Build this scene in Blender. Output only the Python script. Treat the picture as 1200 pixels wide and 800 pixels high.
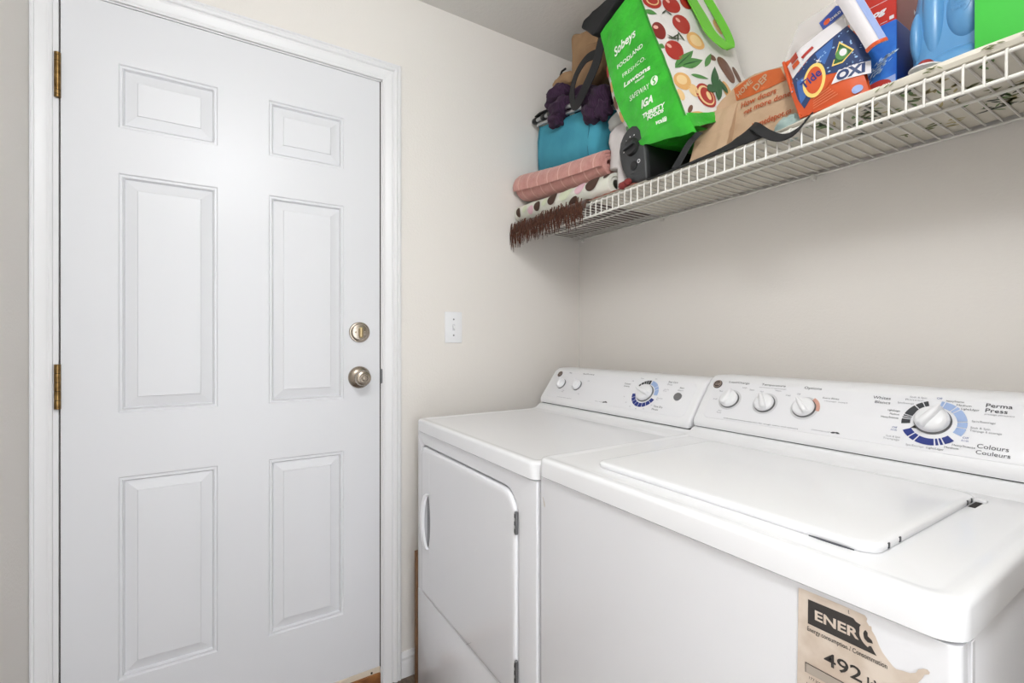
import bpy, bmesh, math, random
from mathutils import Vector, Matrix, noise
for o in list(bpy.data.objects):
    bpy.data.objects.remove(o, do_unlink=True)
scene = bpy.context.scene
COL = scene.collection
random.seed(7)
V = Vector
PI = math.pi

# ------------------------------------------------------------------ camera
cam_data = bpy.data.cameras.new('camera')
cam = bpy.data.objects.new('camera', cam_data)
COL.objects.link(cam)
cam.location = (1.64, -1.391, 1.195)
cam.rotation_euler = (math.radians(90), 0, math.radians(57.8))
cam_data.sensor_width = 36.0
cam_data.lens = 555 / 1200 * 36
cam_data.clip_start = 0.02
scene.camera = cam

# ------------------------------------------------------------------ world, light, exposure
world = bpy.data.worlds.new('world')
scene.world = world
world.use_nodes = True
bgn = world.node_tree.nodes['Background']
bgn.inputs[0].default_value = (0.91, 0.955, 1.0, 1)
bgn.inputs[1].default_value = 4.4
vs = scene.view_settings
vs.view_transform = 'Standard'
vs.look = 'None'
vs.exposure = -0.05
vs.gamma = 1.0
vs.use_curve_mapping = False
LAMP_POWER = 29.0


# ------------------------------------------------------------------ materials
def lin(c):
    r = []
    for v in c:
        v = v / 255.0
        r.append(v / 12.92 if v <= 0.04045 else ((v + 0.055) / 1.055) ** 2.4)
    return (r[0], r[1], r[2], 1.0)


MATS = {}


def mat(name, col, rough=0.5, metal=0.0, bump=None, vary=None, coat=0.0, trans=0.0, alpha=1.0, spec=0.5, sheen=0.0, emit=0.0):
    """col in sRGB 0..255; bump = (noise scale, strength, distance); vary = (noise scale, col2)"""
    if name in MATS:
        return MATS[name]
    m = bpy.data.materials.new(name)
    m.use_nodes = True
    nt = m.node_tree
    b = nt.nodes['Principled BSDF']
    b.inputs['Base Color'].default_value = lin(col)
    b.inputs['Roughness'].default_value = rough
    b.inputs['Metallic'].default_value = metal
    b.inputs['Specular IOR Level'].default_value = spec
    b.inputs['Coat Weight'].default_value = coat
    b.inputs['Transmission Weight'].default_value = trans
    b.inputs['Alpha'].default_value = alpha
    b.inputs['Sheen Weight'].default_value = sheen
    if emit:
        b.inputs['Emission Color'].default_value = lin(col)
        b.inputs['Emission Strength'].default_value = emit
    tc = None
    if bump or vary:
        tc = nt.nodes.new('ShaderNodeTexCoord')
    if vary:
        n = nt.nodes.new('ShaderNodeTexNoise')
        n.inputs['Scale'].default_value = vary[0]
        n.inputs['Detail'].default_value = 4
        nt.links.new(tc.outputs['Object'], n.inputs['Vector'])
        mx = nt.nodes.new('ShaderNodeMix')
        mx.data_type = 'RGBA'
        mx.inputs[6].default_value = lin(col)
        mx.inputs[7].default_value = lin(vary[1])
        rp = nt.nodes.new('ShaderNodeMapRange')
        rp.inputs[1].default_value = 0.35
        rp.inputs[2].default_value = 0.65
        nt.links.new(n.outputs['Fac'], rp.inputs[0])
        nt.links.new(rp.outputs[0], mx.inputs[0])
        nt.links.new(mx.outputs[2], b.inputs['Base Color'])
    if bump:
        n = nt.nodes.new('ShaderNodeTexNoise')
        n.inputs['Scale'].default_value = bump[0]
        n.inputs['Detail'].default_value = 5
        nt.links.new(tc.outputs['Object'], n.inputs['Vector'])
        bp = nt.nodes.new('ShaderNodeBump')
        bp.inputs['Strength'].default_value = bump[1]
        bp.inputs['Distance'].default_value = bump[2]
        nt.links.new(n.outputs['Fac'], bp.inputs['Height'])
        nt.links.new(bp.outputs['Normal'], b.inputs['Normal'])
    MATS[name] = m
    return m


WALL = mat('wall_paint', (231, 226, 220), 0.75, bump=(140, 0.18, 0.004))
WALL_L = WALL
CEIL = mat('ceiling_paint', (222, 219, 214), 0.9, bump=(70, 0.25, 0.006))
TRIM = mat('trim_paint', (230, 229, 230), 0.38)
DOORP = mat('door_paint', (223, 223, 226), 0.36, bump=(60, 0.03, 0.003))
DARK = mat('dark_gap', (45, 42, 40), 0.8)
NICKEL = mat('satin_nickel', (172, 161, 148), 0.27, 1.0)
BRASS = mat('antique_brass', (150, 122, 78), 0.33, 1.0, vary=(60, (110, 86, 52)))
BRASS_D = mat('dark_brass_joint', (60, 45, 26), 0.5, 0.8)
ENAMEL = mat('white_enamel', (236, 236, 239), 0.22, coat=0.3)
ENAMEL_T = mat('white_enamel_top', (240, 240, 242), 0.2, coat=0.3)
PLASTIC_W = mat('white_plastic', (238, 238, 240), 0.3)
PLASTIC_FACE = mat('console_face_print_sheet', (236, 236, 239), 0.35)
GREY_RING = mat('knob_skirt_grey', (128, 128, 130), 0.3, 0.6)
PALE_RING = mat('knob_ring_pale', (214, 214, 216), 0.4)
INK = mat('ink_dark_grey', (70, 70, 76), 0.6)
INK_L = mat('ink_light_grey', (150, 150, 156), 0.6)
INK_B = mat('ink_blue_grey', (96, 110, 165), 0.6)
NAVY = mat('dial_navy', (36, 52, 128), 0.5)
LBLUE = mat('dial_light_blue', (160, 182, 222), 0.5)
DGREY = mat('dial_charcoal', (56, 58, 62), 0.5)
SALMON = mat('dial_salmon', (214, 164, 148), 0.5)
BADGE = mat('badge_dark', (52, 40, 35), 0.35)
BADGE_L = mat('badge_light', (204, 184, 172), 0.35)
STEEL = mat('hinge_steel', (130, 130, 132), 0.4, 0.9)
BLACKP = mat('black_plastic', (30, 30, 31), 0.42)
BLACKP2 = mat('charcoal_plastic', (52, 53, 55), 0.45, bump=(400, 0.1, 0.001))
BLACKF = mat('black_fabric', (26, 26, 28), 0.7, bump=(500, 0.3, 0.001))
WIRE = mat('white_vinyl_wire', (232, 229, 222), 0.35)
WOOD = mat('brown_board', (122, 84, 48), 0.6, vary=(14, (96, 64, 36)))
THRESH = mat('threshold_wood', (150, 98, 52), 0.5, vary=(20, (120, 74, 38)))
SWEEP = mat('beige_door_sweep', (214, 200, 182), 0.5)
LABEL = mat('label_paper', (222, 208, 194), 0.7, vary=(30, (203, 185, 168)))
LABEL_INK = mat('label_ink', (58, 54, 52), 0.7)


def floor_mat():
    m = bpy.data.materials.new('floor_vinyl')
    m.use_nodes = True
    nt = m.node_tree
    b = nt.nodes['Principled BSDF']
    tc = nt.nodes.new('ShaderNodeTexCoord')
    mp = nt.nodes.new('ShaderNodeMapping')
    mp.inputs['Scale'].default_value = (2, 14, 2)
    n = nt.nodes.new('ShaderNodeTexNoise')
    n.inputs['Scale'].default_value = 5
    n.inputs['Detail'].default_value = 8
    cr = nt.nodes.new('ShaderNodeValToRGB')
    cr.color_ramp.elements[0].color = lin((78, 64, 54))
    cr.color_ramp.elements[1].color = lin((132, 112, 96))
    cr.color_ramp.elements[0].position = 0.3
    cr.color_ramp.elements[1].position = 0.7
    nt.links.new(tc.outputs['Object'], mp.inputs[0])
    nt.links.new(mp.outputs[0], n.inputs['Vector'])
    nt.links.new(n.outputs['Fac'], cr.inputs[0])
    nt.links.new(cr.outputs[0], b.inputs['Base Color'])
    b.inputs['Roughness'].default_value = 0.45
    return m


FLOOR = floor_mat()


# ------------------------------------------------------------------ mesh helpers
class B:
    """collects shapes into one mesh"""
    def __init__(self):
        self.bm = bmesh.new()

    def _merge(self, t):
        me = bpy.data.meshes.new('t')
        t.to_mesh(me)
        t.free()
        self.bm.from_mesh(me)
        bpy.data.meshes.remove(me)

    def box(self, x0, x1, y0, y1, z0, z1, bev=0.0, seg=2, mtx=None):
        t = bmesh.new()
        bmesh.ops.create_cube(t, size=1)
        for v in t.verts:
            v.co = V(((x0 + x1) / 2 + v.co.x * (x1 - x0), (y0 + y1) / 2 + v.co.y * (y1 - y0), (z0 + z1) / 2 + v.co.z * (z1 - z0)))
        if bev > 0:
            bmesh.ops.bevel(t, geom=list(t.edges), offset=bev, segments=seg, affect='EDGES', profile=0.5)
        if mtx is not None:
            bmesh.ops.transform(t, matrix=mtx, verts=t.verts)
        self._merge(t)
        return self

    def loft(self, rings, cap0=True, cap1=True, closed=True):
        bm = self.bm
        vr = [[bm.verts.new(p) for p in r] for r in rings]
        n = len(rings[0])
        for a, b in zip(vr[:-1], vr[1:]):
            for i in range(n if closed else n - 1):
                j = (i + 1) % n
                try:
                    bm.faces.new((a[i], a[j], b[j], b[i]))
                except ValueError:
                    pass
        if cap0:
            bm.faces.new(list(reversed(vr[0])))
        if cap1:
            bm.faces.new(vr[-1])
        return self

    def cyl(self, p0, p1, r0, r1=None, seg=24):
        r1 = r0 if r1 is None else r1
        return self.lathe(p0, p1, [(0, r0), (1, r1)], seg)

    def lathe(self, p0, p1, prof, seg=24, absolute=False):
        """prof = [(t along axis, radius)]"""
        p0 = V(p0)
        p1 = V(p1)
        d = p1 - p0
        L = 1.0 if not absolute else 1.0 / d.length
        z = d.normalized()
        a = z.orthogonal().normalized()
        b = z.cross(a)
        rings = []
        for t, r in prof:
            c = p0 + d * (t * L)
            rings.append([c + (a * math.cos(2 * PI * i / seg) + b * math.sin(2 * PI * i / seg)) * max(r, 1e-5) for i in range(seg)])
        return self.loft(rings)

    def tube(self, pts, r, seg=8, cyc=False):
        pts = [V(p) for p in pts]
        n = len(pts)
        rings = []
        up = None
        for i in range(n):
            if cyc:
                d = pts[(i + 1) % n] - pts[i - 1]
            else:
                d = pts[min(i + 1, n - 1)] - pts[max(i - 1, 0)]
            d.normalize()
            if up is None:
                up = d.orthogonal().normalized()
            up = (up - d * up.dot(d))
            up.normalize()
            b = d.cross(up)
            rr = r[i] if isinstance(r, (list, tuple)) else r
            rings.append([pts[i] + (up * math.cos(2 * PI * k / seg) + b * math.sin(2 * PI * k / seg)) * rr for k in range(seg)])
        if cyc:
            rings.append(rings[0])
            return self.loft(rings, False, False)
        return self.loft(rings)

    def ribbon(self, pts, widthvecs, th):
        """flat strap: pts, a width vector for each point (full width), thickness"""
        pts = [V(p) for p in pts]
        rings = []
        n = len(pts)
        for i in range(n):
            d = (pts[min(i + 1, n - 1)] - pts[max(i - 1, 0)]).normalized()
            w = V(widthvecs[i] if isinstance(widthvecs, list) else widthvecs)
            nn = d.cross(w).normalized() * (th / 2)
            h = w / 2
            rings.append([pts[i] - h - nn, pts[i] + h - nn, pts[i] + h + nn, pts[i] - h + nn])
        return self.loft(rings)

    def prism(self, poly, d, bev=0.0, seg=2):
        """poly = list of 3D points, extruded by vector d"""
        t = bmesh.new()
        vs_ = [t.verts.new(p) for p in poly]
        f = t.faces.new(vs_)
        r = bmesh.ops.extrude_face_region(t, geom=[f])
        nv = [g for g in r['geom'] if isinstance(g, bmesh.types.BMVert)]
        bmesh.ops.translate(t, verts=nv, vec=V(d))
        bmesh.ops.recalc_face_normals(t, faces=t.faces)
        if bev > 0:
            bmesh.ops.bevel(t, geom=list(t.edges), offset=bev, segments=seg, affect='EDGES', profile=0.5)
        self._merge(t)
        return self

    def ico(self, c, rad, sub=3, fn=None):
        t = bmesh.new()
        bmesh.ops.create_icosphere(t, subdivisions=sub, radius=1)
        for v in t.verts:
            d = v.co.copy()
            k = fn(d) if fn else 1.0
            v.co = V((c[0] + d.x * rad[0] * k, c[1] + d.y * rad[1] * k, c[2] + d.z * rad[2] * k))
        self._merge(t)
        return self

    def build(self, name, m, parent=None, angle=35, recalc=True, smooth=True):
        bm = self.bm
        if recalc:
            bmesh.ops.recalc_face_normals(bm, faces=bm.faces)
        me = bpy.data.meshes.new(name)
        bm.to_mesh(me)
        bm.free()
        if smooth:
            for p in me.polygons:
                p.use_smooth = True
            me.set_sharp_from_angle(angle=math.radians(angle))
        me.materials.append(m)
        o = bpy.data.objects.new(name, me)
        COL.objects.link(o)
        if parent is not None:
            put(o, parent)
        return o


def put(o, parent):
    o.parent = parent
    w = V((0, 0, 0))
    p = parent
    mw = Matrix.Identity(4)
    chain = []
    while p is not None:
        chain.append(p)
        p = p.parent
    for q in reversed(chain):
        mw = mw @ q.matrix_parent_inverse @ q.matrix_basis
    o.matrix_parent_inverse = mw.inverted()


def thing(name, label, cat, loc, group=None):
    o = bpy.data.objects.new(name, None)
    o.empty_display_size = 0.05
    COL.objects.link(o)
    o.location = loc
    tag(o, label, cat, group)
    return o


def tag(o, label, cat=None, group=None):
    o['label'] = label
    if cat:
        o['category'] = cat
    if group:
        o['group'] = group
    return o


def struct(o, label=None):
    o['kind'] = 'structure'
    if label:
        o['label'] = label
    return o


def rrect(x0, x1, y0, y1, r, z, n=6):
    pts = []
    for cx, cy, a0 in ((x1 - r, y1 - r, 0), (x0 + r, y1 - r, 90), (x0 + r, y0 + r, 180), (x1 - r, y0 + r, 270)):
        for i in range(n + 1):
            a = math.radians(a0 + 90 * i / n)
            pts.append(V((cx + r * math.cos(a), cy + r * math.sin(a), z)))
    return pts


# flat print on a surface given by f(u, v) -> point
class Surf:
    def __init__(self, f):
        self.f = f

    def at(self, u, v, off=0.0):
        p = self.f(u, v)
        e = 1e-3
        n = (self.f(u + e, v) - self.f(u - e, v)).cross(self.f(u, v + e) - self.f(u, v - e)).normalized()
        return p + n * off

    def normal(self, u, v):
        e = 1e-3
        return (self.f(u + e, v) - self.f(u - e, v)).cross(self.f(u, v + e) - self.f(u, v - e)).normalized()


def plane(o, eu, ev):
    o = V(o)
    eu = V(eu).normalized()
    ev = V(ev).normalized()
    return Surf(lambda u, v: o + eu * u + ev * v)


def poly(surf, pts, m, parent, name='print', off=0.0006, label=None):
    me = bpy.data.meshes.new(name)
    P = [surf.at(u, v, off) for u, v in pts]
    me.from_pydata([tuple(p) for p in P], [], [list(range(len(P)))])
    me.materials.append(m)
    o = bpy.data.objects.new(name, me)
    COL.objects.link(o)
    put(o, parent)
    if label:
        o['label'] = label
    return o


def multi(surf, polys, m, parent, name='print', off=0.0006, label=None, rings=1):
    """several flat prints in one mesh; every polygon is a fan of rings about its centre so that it follows the surface"""
    vv = []
    ff = []
    for pts in polys:
        cu = sum(p[0] for p in pts) / len(pts)
        cv = sum(p[1] for p in pts) / len(pts)
        b0 = len(vv)
        n = len(pts)
        vv.append(tuple(surf.at(cu, cv, off)))
        for k in range(1, rings + 1):
            t = k / rings
            for u, v in pts:
                vv.append(tuple(surf.at(cu + (u - cu) * t, cv + (v - cv) * t, off)))
        for i in range(n):
            j = (i + 1) % n
            ff.append((b0, b0 + 1 + i, b0 + 1 + j))
            for k in range(rings - 1):
                a = b0 + 1 + k * n
                c = a + n
                ff.append((a + i, c + i, c + j, a + j))
    me = bpy.data.meshes.new(name)
    me.from_pydata(vv, [], ff)
    me.materials.append(m)
    o = bpy.data.objects.new(name, me)
    COL.objects.link(o)
    put(o, parent)
    if label:
        o['label'] = label
    return o


def ell(cu, cv, a, b, rot=0, n=20):
    c, s = math.cos(math.radians(rot)), math.sin(math.radians(rot))
    return [(cu + a * math.cos(t) * c - b * math.sin(t) * s, cv + a * math.cos(t) * s + b * math.sin(t) * c) for t in [2 * PI * i / n for i in range(n)]]


def leafp(cu, cv, L, W, rot, n=8):
    c, s = math.cos(math.radians(rot)), math.sin(math.radians(rot))
    pts = []
    for i in range(n + 1):
        t = i / n
        pts.append((-L / 2 + L * t, W / 2 * math.sin(PI * t ** 0.8)))
    for i in range(n - 1, 0, -1):
        t = i / n
        pts.append((-L / 2 + L * t, -W / 2 * math.sin(PI * t ** 0.8)))
    return [(cu + x * c - y * s, cv + x * s + y * c) for x, y in pts]


def sector(cu, cv, r0, r1, a0, a1, n=8):
    A = [math.radians(a0 + (a1 - a0) * i / n) for i in range(n + 1)]
    return [(cu + r1 * math.cos(a), cv + r1 * math.sin(a)) for a in A] + [(cu + r0 * math.cos(a), cv + r0 * math.sin(a)) for a in reversed(A)]


def sectors(surf, cu, cv, r0, r1, ranges, m, parent, name, off=0.0008, label=None):
    vv = []
    ff = []
    for a0, a1 in ranges:
        n = max(2, int(abs(a1 - a0) / 6))
        b0 = len(vv)
        for i in range(n + 1):
            a = math.radians(a0 + (a1 - a0) * i / n)
            for r in (r0, r1):
                vv.append(tuple(surf.at(cu + r * math.cos(a), cv + r * math.sin(a), off)))
        for i in range(n):
            k = b0 + 2 * i
            ff.append((k, k + 1, k + 3, k + 2))
    me = bpy.data.meshes.new(name)
    me.from_pydata(vv, [], ff)
    me.materials.append(m)
    o = bpy.data.objects.new(name, me)
    COL.objects.link(o)
    put(o, parent)
    if label:
        o['label'] = label
    return o


def text(surf, s, u, v, size, m, parent, align='LEFT', rot=0, bold=0.0, shear=0.0, off=0.0009, width=None, space=1.0, name='lettering'):
    """lettering laid on a surface: (u, v) is the baseline start (or centre), size = capital letter height"""
    cu = bpy.data.curves.new('t', 'FONT')
    cu.body = s
    cu.align_x = align
    cu.size = size / 0.72
    cu.shear = shear
    cu.offset = bold * size
    cu.space_character = space
    cu.resolution_u = 3
    ob = bpy.data.objects.new('t', cu)
    COL.objects.link(ob)
    dg = bpy.context.evaluated_depsgraph_get()
    dg.update()
    me = bpy.data.meshes.new_from_object(ob.evaluated_get(dg))
    bpy.data.objects.remove(ob, do_unlink=True)
    xs = [p.co.x for p in me.vertices] or [0, 1]
    k = 1.0
    if width:
        k = width / max(1e-6, max(xs) - min(xs))
    c, sn = math.cos(math.radians(rot)), math.sin(math.radians(rot))
    for p in me.vertices:
        x, y = p.co.x * k, p.co.y
        p.co = surf.at(u + x * c - y * sn, v + x * sn + y * c, off)
    me.materials.clear()
    me.materials.append(m)
    me.name = name
    o = bpy.data.objects.new(name, me)
    COL.objects.link(o)
    put(o, parent)
    o['label'] = ('printed lettering reading ' + s.replace('\n', ' '))[:90]
    return o


# ================================================================== THE ROOM
YL = -1.778      # left wall
XE = 2.7         # end of the room, behind the camera
OY0, OY1, OZ = -1.70, -.80, 2.06   # unseen doorway added in the end wall, placed to let world light onto the door
H = 2.436        # ceiling
DY0, DY1 = -1.7225, -0.9025   # door slab
DZ0, DZ1 = 0.066, 2.097
JY0, JY1, JZ = -1.737, -0.894, 2.104

struct(B().box(-0.3, XE, YL - 0.2, 0.2, -0.06, 0.0).build('floor', FLOOR), 'brown vinyl floor')
struct(B().box(-0.3, XE, YL - 0.2, 0.2, H, H + 0.08).build('ceiling', CEIL), 'textured white ceiling')
struct(B().box(-0.3, XE, 0.0, 0.12, 0, H).build('wall_back', WALL), 'beige wall behind the washer and dryer')
struct(B().box(-0.3, XE + .12, YL - 0.12, YL, 0, H).build('wall_left', WALL), 'beige wall beside the door hinges')
wr_ = B()
wr_.box(XE, XE + .12, YL, OY0, 0, H)
wr_.box(XE, XE + .12, OY1, .12, 0, H)
wr_.box(XE, XE + .12, OY0, OY1, OZ, H)
struct(wr_.build('wall_rear', WALL), 'beige end wall of the laundry room with an unseen doorway added to let light in')
struct(B().box(1.70, 1.82, -.86, 0.0, 0, H).build('shade_wall', WALL), 'short beige wall added out of view to shade the washer side')  # added unseen stub wall, keeps the rear light off the washer's side
w = B()
w.box(-0.14, 0, JY1, 0.0, 0, H)
w.box(-0.14, 0, JY0, JY1, JZ, H)
w.box(-0.14, 0, YL, JY0, 0, H)
struct(w.build('wall_door', WALL), 'beige wall with the white door')
struct(B().box(-0.5, -0.15, YL, 0, 0, H).build('wall_outside', DARK), 'dark space behind the door')

# casing
PROF = [(0, 0), (0, .007), (.004, .0092), (.008, .0088), (.011, .0105), (.031, .0140), (.0335, .0115), (.037, .0115), (.040, .0160), (.046, .0190), (.0500, .0180), (.0520, .0150), (.0545, .0150), (.0570, .0175), (.0620, .0165), (.065, .012), (.065, 0)]
cs = B()
cs.loft([[V((h, JY1 + u, 0.0)) for u, h in PROF], [V((h, JY1 + u, JZ + u)) for u, h in PROF]])
cs.loft([[V((h, JY1 + u, JZ + u)) for u, h in PROF], [V((h, YL + .0008, JZ + u)) for u, h in PROF]])
lp = [(u, h) for u, h in PROF if u <= .0391] + [(.0402, .0160), (.0402, 0)]
cs.loft([[V((h, JY0 - u, 0.0)) for u, h in lp], [V((h, JY0 - u, JZ)) for u, h in lp]])
struct(cs.build('trim_1', TRIM, angle=25), 'white moulded door casing')
# jamb with stop
jb = B()
jb.box(-0.14, -0.0005, JY1 - .0042, JY1 + .0, 0, JZ)
jb.box(-0.14, -0.0005, JY0, JY0 + .0105, 0, JZ)
jb.box(-0.14, -0.0005, JY0, JY1, JZ - .0045, JZ)
jb.box(-0.14, -0.046, JY1 - .022, JY1, 0, JZ)
jb.box(-0.14, -0.046, JY0, JY0 + .028, 0, JZ)
jb.box(-0.14, -0.046, JY0, JY1, JZ - .02, JZ)
struct(jb.build('trim_2', TRIM), 'white door jamb')
gk = B()
gk.box(-0.0455, -0.0008, DY1 + .0006, JY1 - .0044, 0.06, JZ - .0048)
gk.box(-0.0455, -0.010, JY0 + .0107, DY0 - .0002, 0.06, JZ - .0048)
gk.box(-0.0455, -0.006, DY0, DY1, DZ1 + .0002, JZ - .0048)
struct(gk.build('trim_4', mat('dark_weatherstrip', (58, 50, 46), .9)), 'dark weatherstrip in the gap around the door')
struct(B().box(-0.14, 0.012, JY0 + .011, JY1 - .007, 0.0005, 0.05, .006).build('trim_3', THRESH), 'brown wooden door threshold')

# baseboards
BP = [(0, 0), (.0125, 0), (.0125, .05), (.0115, .056), (.0095, .060), (.0105, .064), (.0105, .07), (.007, .077), (.005, .084), (.0035, .087), (0, .087)]
struct(B().loft([[V((a, JY1 + .066, b)) for a, b in BP], [V((a, -.0005, b)) for a, b in BP]]).build('baseboard_door', TRIM, angle=25), 'white moulded baseboard beside the door')
struct(B().loft([[V((.013, -a, b)) for a, b in BP], [V((1.70, -a, b)) for a, b in BP]]).build('baseboard_back', TRIM, angle=25), 'white baseboard behind the machines')
struct(B().loft([[V((.02, YL + a, b)) for a, b in BP], [V((XE, YL + a, b)) for a, b in BP]]).build('baseboard_left', TRIM, angle=25), 'white baseboard on the side wall')

# ------------------------------------------------------------------ door: slab with six raised panels
door = bpy.data.objects.new('door_1', None)
COL.objects.link(door)
door.location = (0, (DY0 + DY1) / 2, DZ0)
struct(door, 'white six-panel door with nickel knob and brass hinges')
PY = [(-1.608, -1.381), (-1.247, -1.023)]
PZ = [(1.770, 1.942), (1.003, 1.648), (0.283, 0.830)]
yb = [DY0] + [v for p in PY for v in p] + [DY1]
zb = [DZ0] + sorted(v for p in PZ for v in p) + [DZ1]
sl = B()
gv = {}


def gvert(i, j):
    if (i, j) not in gv:
        gv[(i, j)] = sl.bm.verts.new((0, yb[i], zb[j]))
    return gv[(i, j)]


for i in range(5):
    for j in range(7):
        if i in (1, 3) and j in (1, 3, 5):
            continue
        sl.bm.faces.new((gvert(i, j), gvert(i + 1, j), gvert(i + 1, j + 1), gvert(i, j + 1)))
sl.box(-0.042, -0.012, DY0, DY1, DZ0, DZ1)
for a, b2 in ((DY0, DY0 + .004), (DY1 - .004, DY1)):
    sl.box(-0.012, -0.0004, a, b2, DZ0, DZ1)
sl.box(-0.012, -0.0004, DY0, DY1, DZ1 - .004, DZ1)
sl.box(-0.012, -0.0004, DY0, DY1, DZ0, DZ0 + .004)
slab = sl.build('slab', DOORP, door, recalc=True)
RG = [(0, 0), (.0030, -.0040), (.0075, -.0040), (.0100, -.0015), (.0138, -.0095), (.0405, -.0030), (.0422, -.0004), (.0440, -.0004)]
for (y0, y1) in PY:
    for (z0, z1) in PZ:
        p = B()
        rings = [[V((h, y0 + d, z0 + d)), V((h, y1 - d, z0 + d)), V((h, y1 - d, z1 - d)), V((h, y0 + d, z1 - d))] for d, h in RG]
        p.loft(rings, cap0=False, cap1=True)
        p.build('panel', DOORP, door, angle=12, recalc=False)

# hinges
for zc, n in ((1.8735, 4), (1.0795, 5)):
    z0, z1 = zc - .0575, zc + .0575
    hg = B()
    yk, xk = DY0 - .005, .004
    cuts = [0, .07, .16, .80, .93, 1.0] if n == 4 else [0, .2, .4, .6, .8, 1.0]
    prof = []
    for a, b2 in zip(cuts[:-1], cuts[1:]):
        prof += [(a + .001, .0056), (a + .008, .0068), (b2 - .008, .0068), (b2 - .001, .0056)]
    hg.lathe((xk, yk, z0), (xk, yk, z1), [(0, .002)] + prof + [(1, .002)], 20)
    h = hg.build('hinge', BRASS, door, angle=50)
    h['label'] = 'antique brass hinge barrel'
    js = B()
    for c in cuts[1:-1]:
        zz = z0 + (z1 - z0) * c
        js.lathe((xk, yk, zz - .0007), (xk, yk, zz + .0007), [(0, .0064), (1, .0064)], 20)
    js.build('joint', BRASS_D, h)
    B().box(-.03, -.002, DY0 - .0036, DY0 - .0002, z0, z1).build('leaf', BRASS, h)

# deadbolt
db = B().lathe((0, -.972, 1.2265), (.014, -.972, 1.2265), [(0, .0345), (.30, .0345), (.50, .0325), (.52, .0300), (.60, .0285), (.95, .0255), (1, .0235)], 40).build('deadbolt', NICKEL, door)
B().box(.013, .030, -.972 - .0060, -.972 + .0060, 1.2265 - .0200, 1.2265 + .0170, .0055, 4).build('thumb_turn', mat('pale_brass', (190, 170, 130), .3, 1.0), db)
for dy in (-.0155, .0155):
    B().lathe((.0135, -.972 + dy, 1.2265), (.0155, -.972 + dy, 1.2265), [(0, .0032), (.6, .003), (1, .0015)], 12).build('screw', NICKEL, db)
# knob
kb = B().lathe((0, -.972, 1.0735), (.066, -.972, 1.0735), [(0, .0375), (.05, .0375), (.12, .035), (.19, .026), (.24, .0180), (.30, .0140), (.46, .0140), (.50, .0220), (.56, .0255), (.66, .0262), (.80, .0255), (.88, .0235), (.92, .0190), (.93, .0160), (1.0, .0140), (1.0, .0115), (.95, .0105), (.95, .0)], 40).build('knob', NICKEL, door)
kb['label'] = 'satin nickel round door knob with push lock'
B().lathe((.060, -.972, 1.0735), (.0675, -.972, 1.0735), [(0, .0085), (.8, .0085), (1, .0065)], 24).build('lock_button', NICKEL, kb)
B().box(.0670, .0690, -.9755, -.9685, 1.0715, 1.0755, .0008).build('button_slot', NICKEL, kb)
# strike plate and dark latch on the jamb
stp = B()
stp.box(-.009, .0036, JY1 - .0056, JY1 - .0043, 1.048, 1.101)
stp.cyl((.0012, JY1 - .0030, 1.050), (.0012, JY1 - .0030, 1.099), .0042, seg=12)
stp.build('strike_plate', STEEL, door)
B().box(-.0095, -.004, DY1 + .0001, JY1 - .0057, 1.066, 1.083).build('latch', STEEL, door)
B().box(-.0095, -.002, DY1 + .0001, JY1 - .0045, 1.212, 1.245).build('bolt', BLACKP, door)
# sweep
sw = B().box(.0003, .006, DY0 + .006, DY1 + .001, DZ0 - .020, DZ0 + .0015, .0012, 1).build('door_sweep', SWEEP, door)
for yy in (-.932, -1.2, -1.5):
    B().lathe((.0055, yy, DZ0 - .010), (.0075, yy, DZ0 - .010), [(0, .004), (1, .0035)], 12).build('screw', BRASS_D, sw)

# ------------------------------------------------------------------ light switch
sp = thing('light_switch', 'white toggle light switch plate on the beige wall beside the door', 'light switch', (0, -.6225, 1.19))
B().box(0.0002, .0055, -.6575, -.5875, 1.190, 1.307, .0022, 2).build('cover_plate', PLASTIC_W, sp)
B().box(.0052, .0068, -.6275, -.6175, 1.2365, 1.2605, .0004, 1).build('toggle_slot', PALE_RING, sp)
B().prism([(.005, -.6255, 1.248), (.017, -.6255, 1.2425), (.018, -.6255, 1.2475), (.005, -.6255, 1.257)], (0, .006, 0), .0008).build('toggle', PLASTIC_W, sp)
for zz in (1.2185, 1.2785):
    B().lathe((.005, -.6225, zz), (.0066, -.6225, zz), [(0, .0033), (.7, .0032), (1, .002)], 12).build('screw', GREY_RING, sp)

# ------------------------------------------------------------------ ceiling lamp (behind the camera's head)
lamp = thing('ceiling_light', 'round white flush ceiling light above the washing machine aisle', 'ceiling light', (1.74, -1.32, H))
B().lathe((1.74, -1.32, H - .0005), (1.74, -1.32, H - .03), [(0, .17), (.8, .17), (1, .16)], 40).build('base', PLASTIC_W, lamp)
GLOW = mat('lamp_glass', (255, 252, 248), 0.4, emit=6.0)
B().lathe((1.74, -1.32, H - .029), (1.74, -1.32, H - .10), [(0, .155), (.3, .15), (.6, .125), (.85, .075), (1, .01)], 40).build('diffuser', GLOW, lamp)
ld = bpy.data.lights.new('lamp_light', 'POINT')
ld.shadow_soft_size = 0.10
ld.energy = LAMP_POWER
ld.color = (0.925, 0.962, 1.0)
lo = bpy.data.objects.new('lamp_light', ld)
COL.objects.link(lo)
lo.location = (1.74, -1.32, H - .21)
put(lo, lamp)

# ================================================================== CONSOLES
EV = V((0, .055, .075)).normalized()


def console_surf(dz):
    return Surf(lambda u, v: V((u, -.29, 1.0 + dz)) + EV * v)


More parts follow.
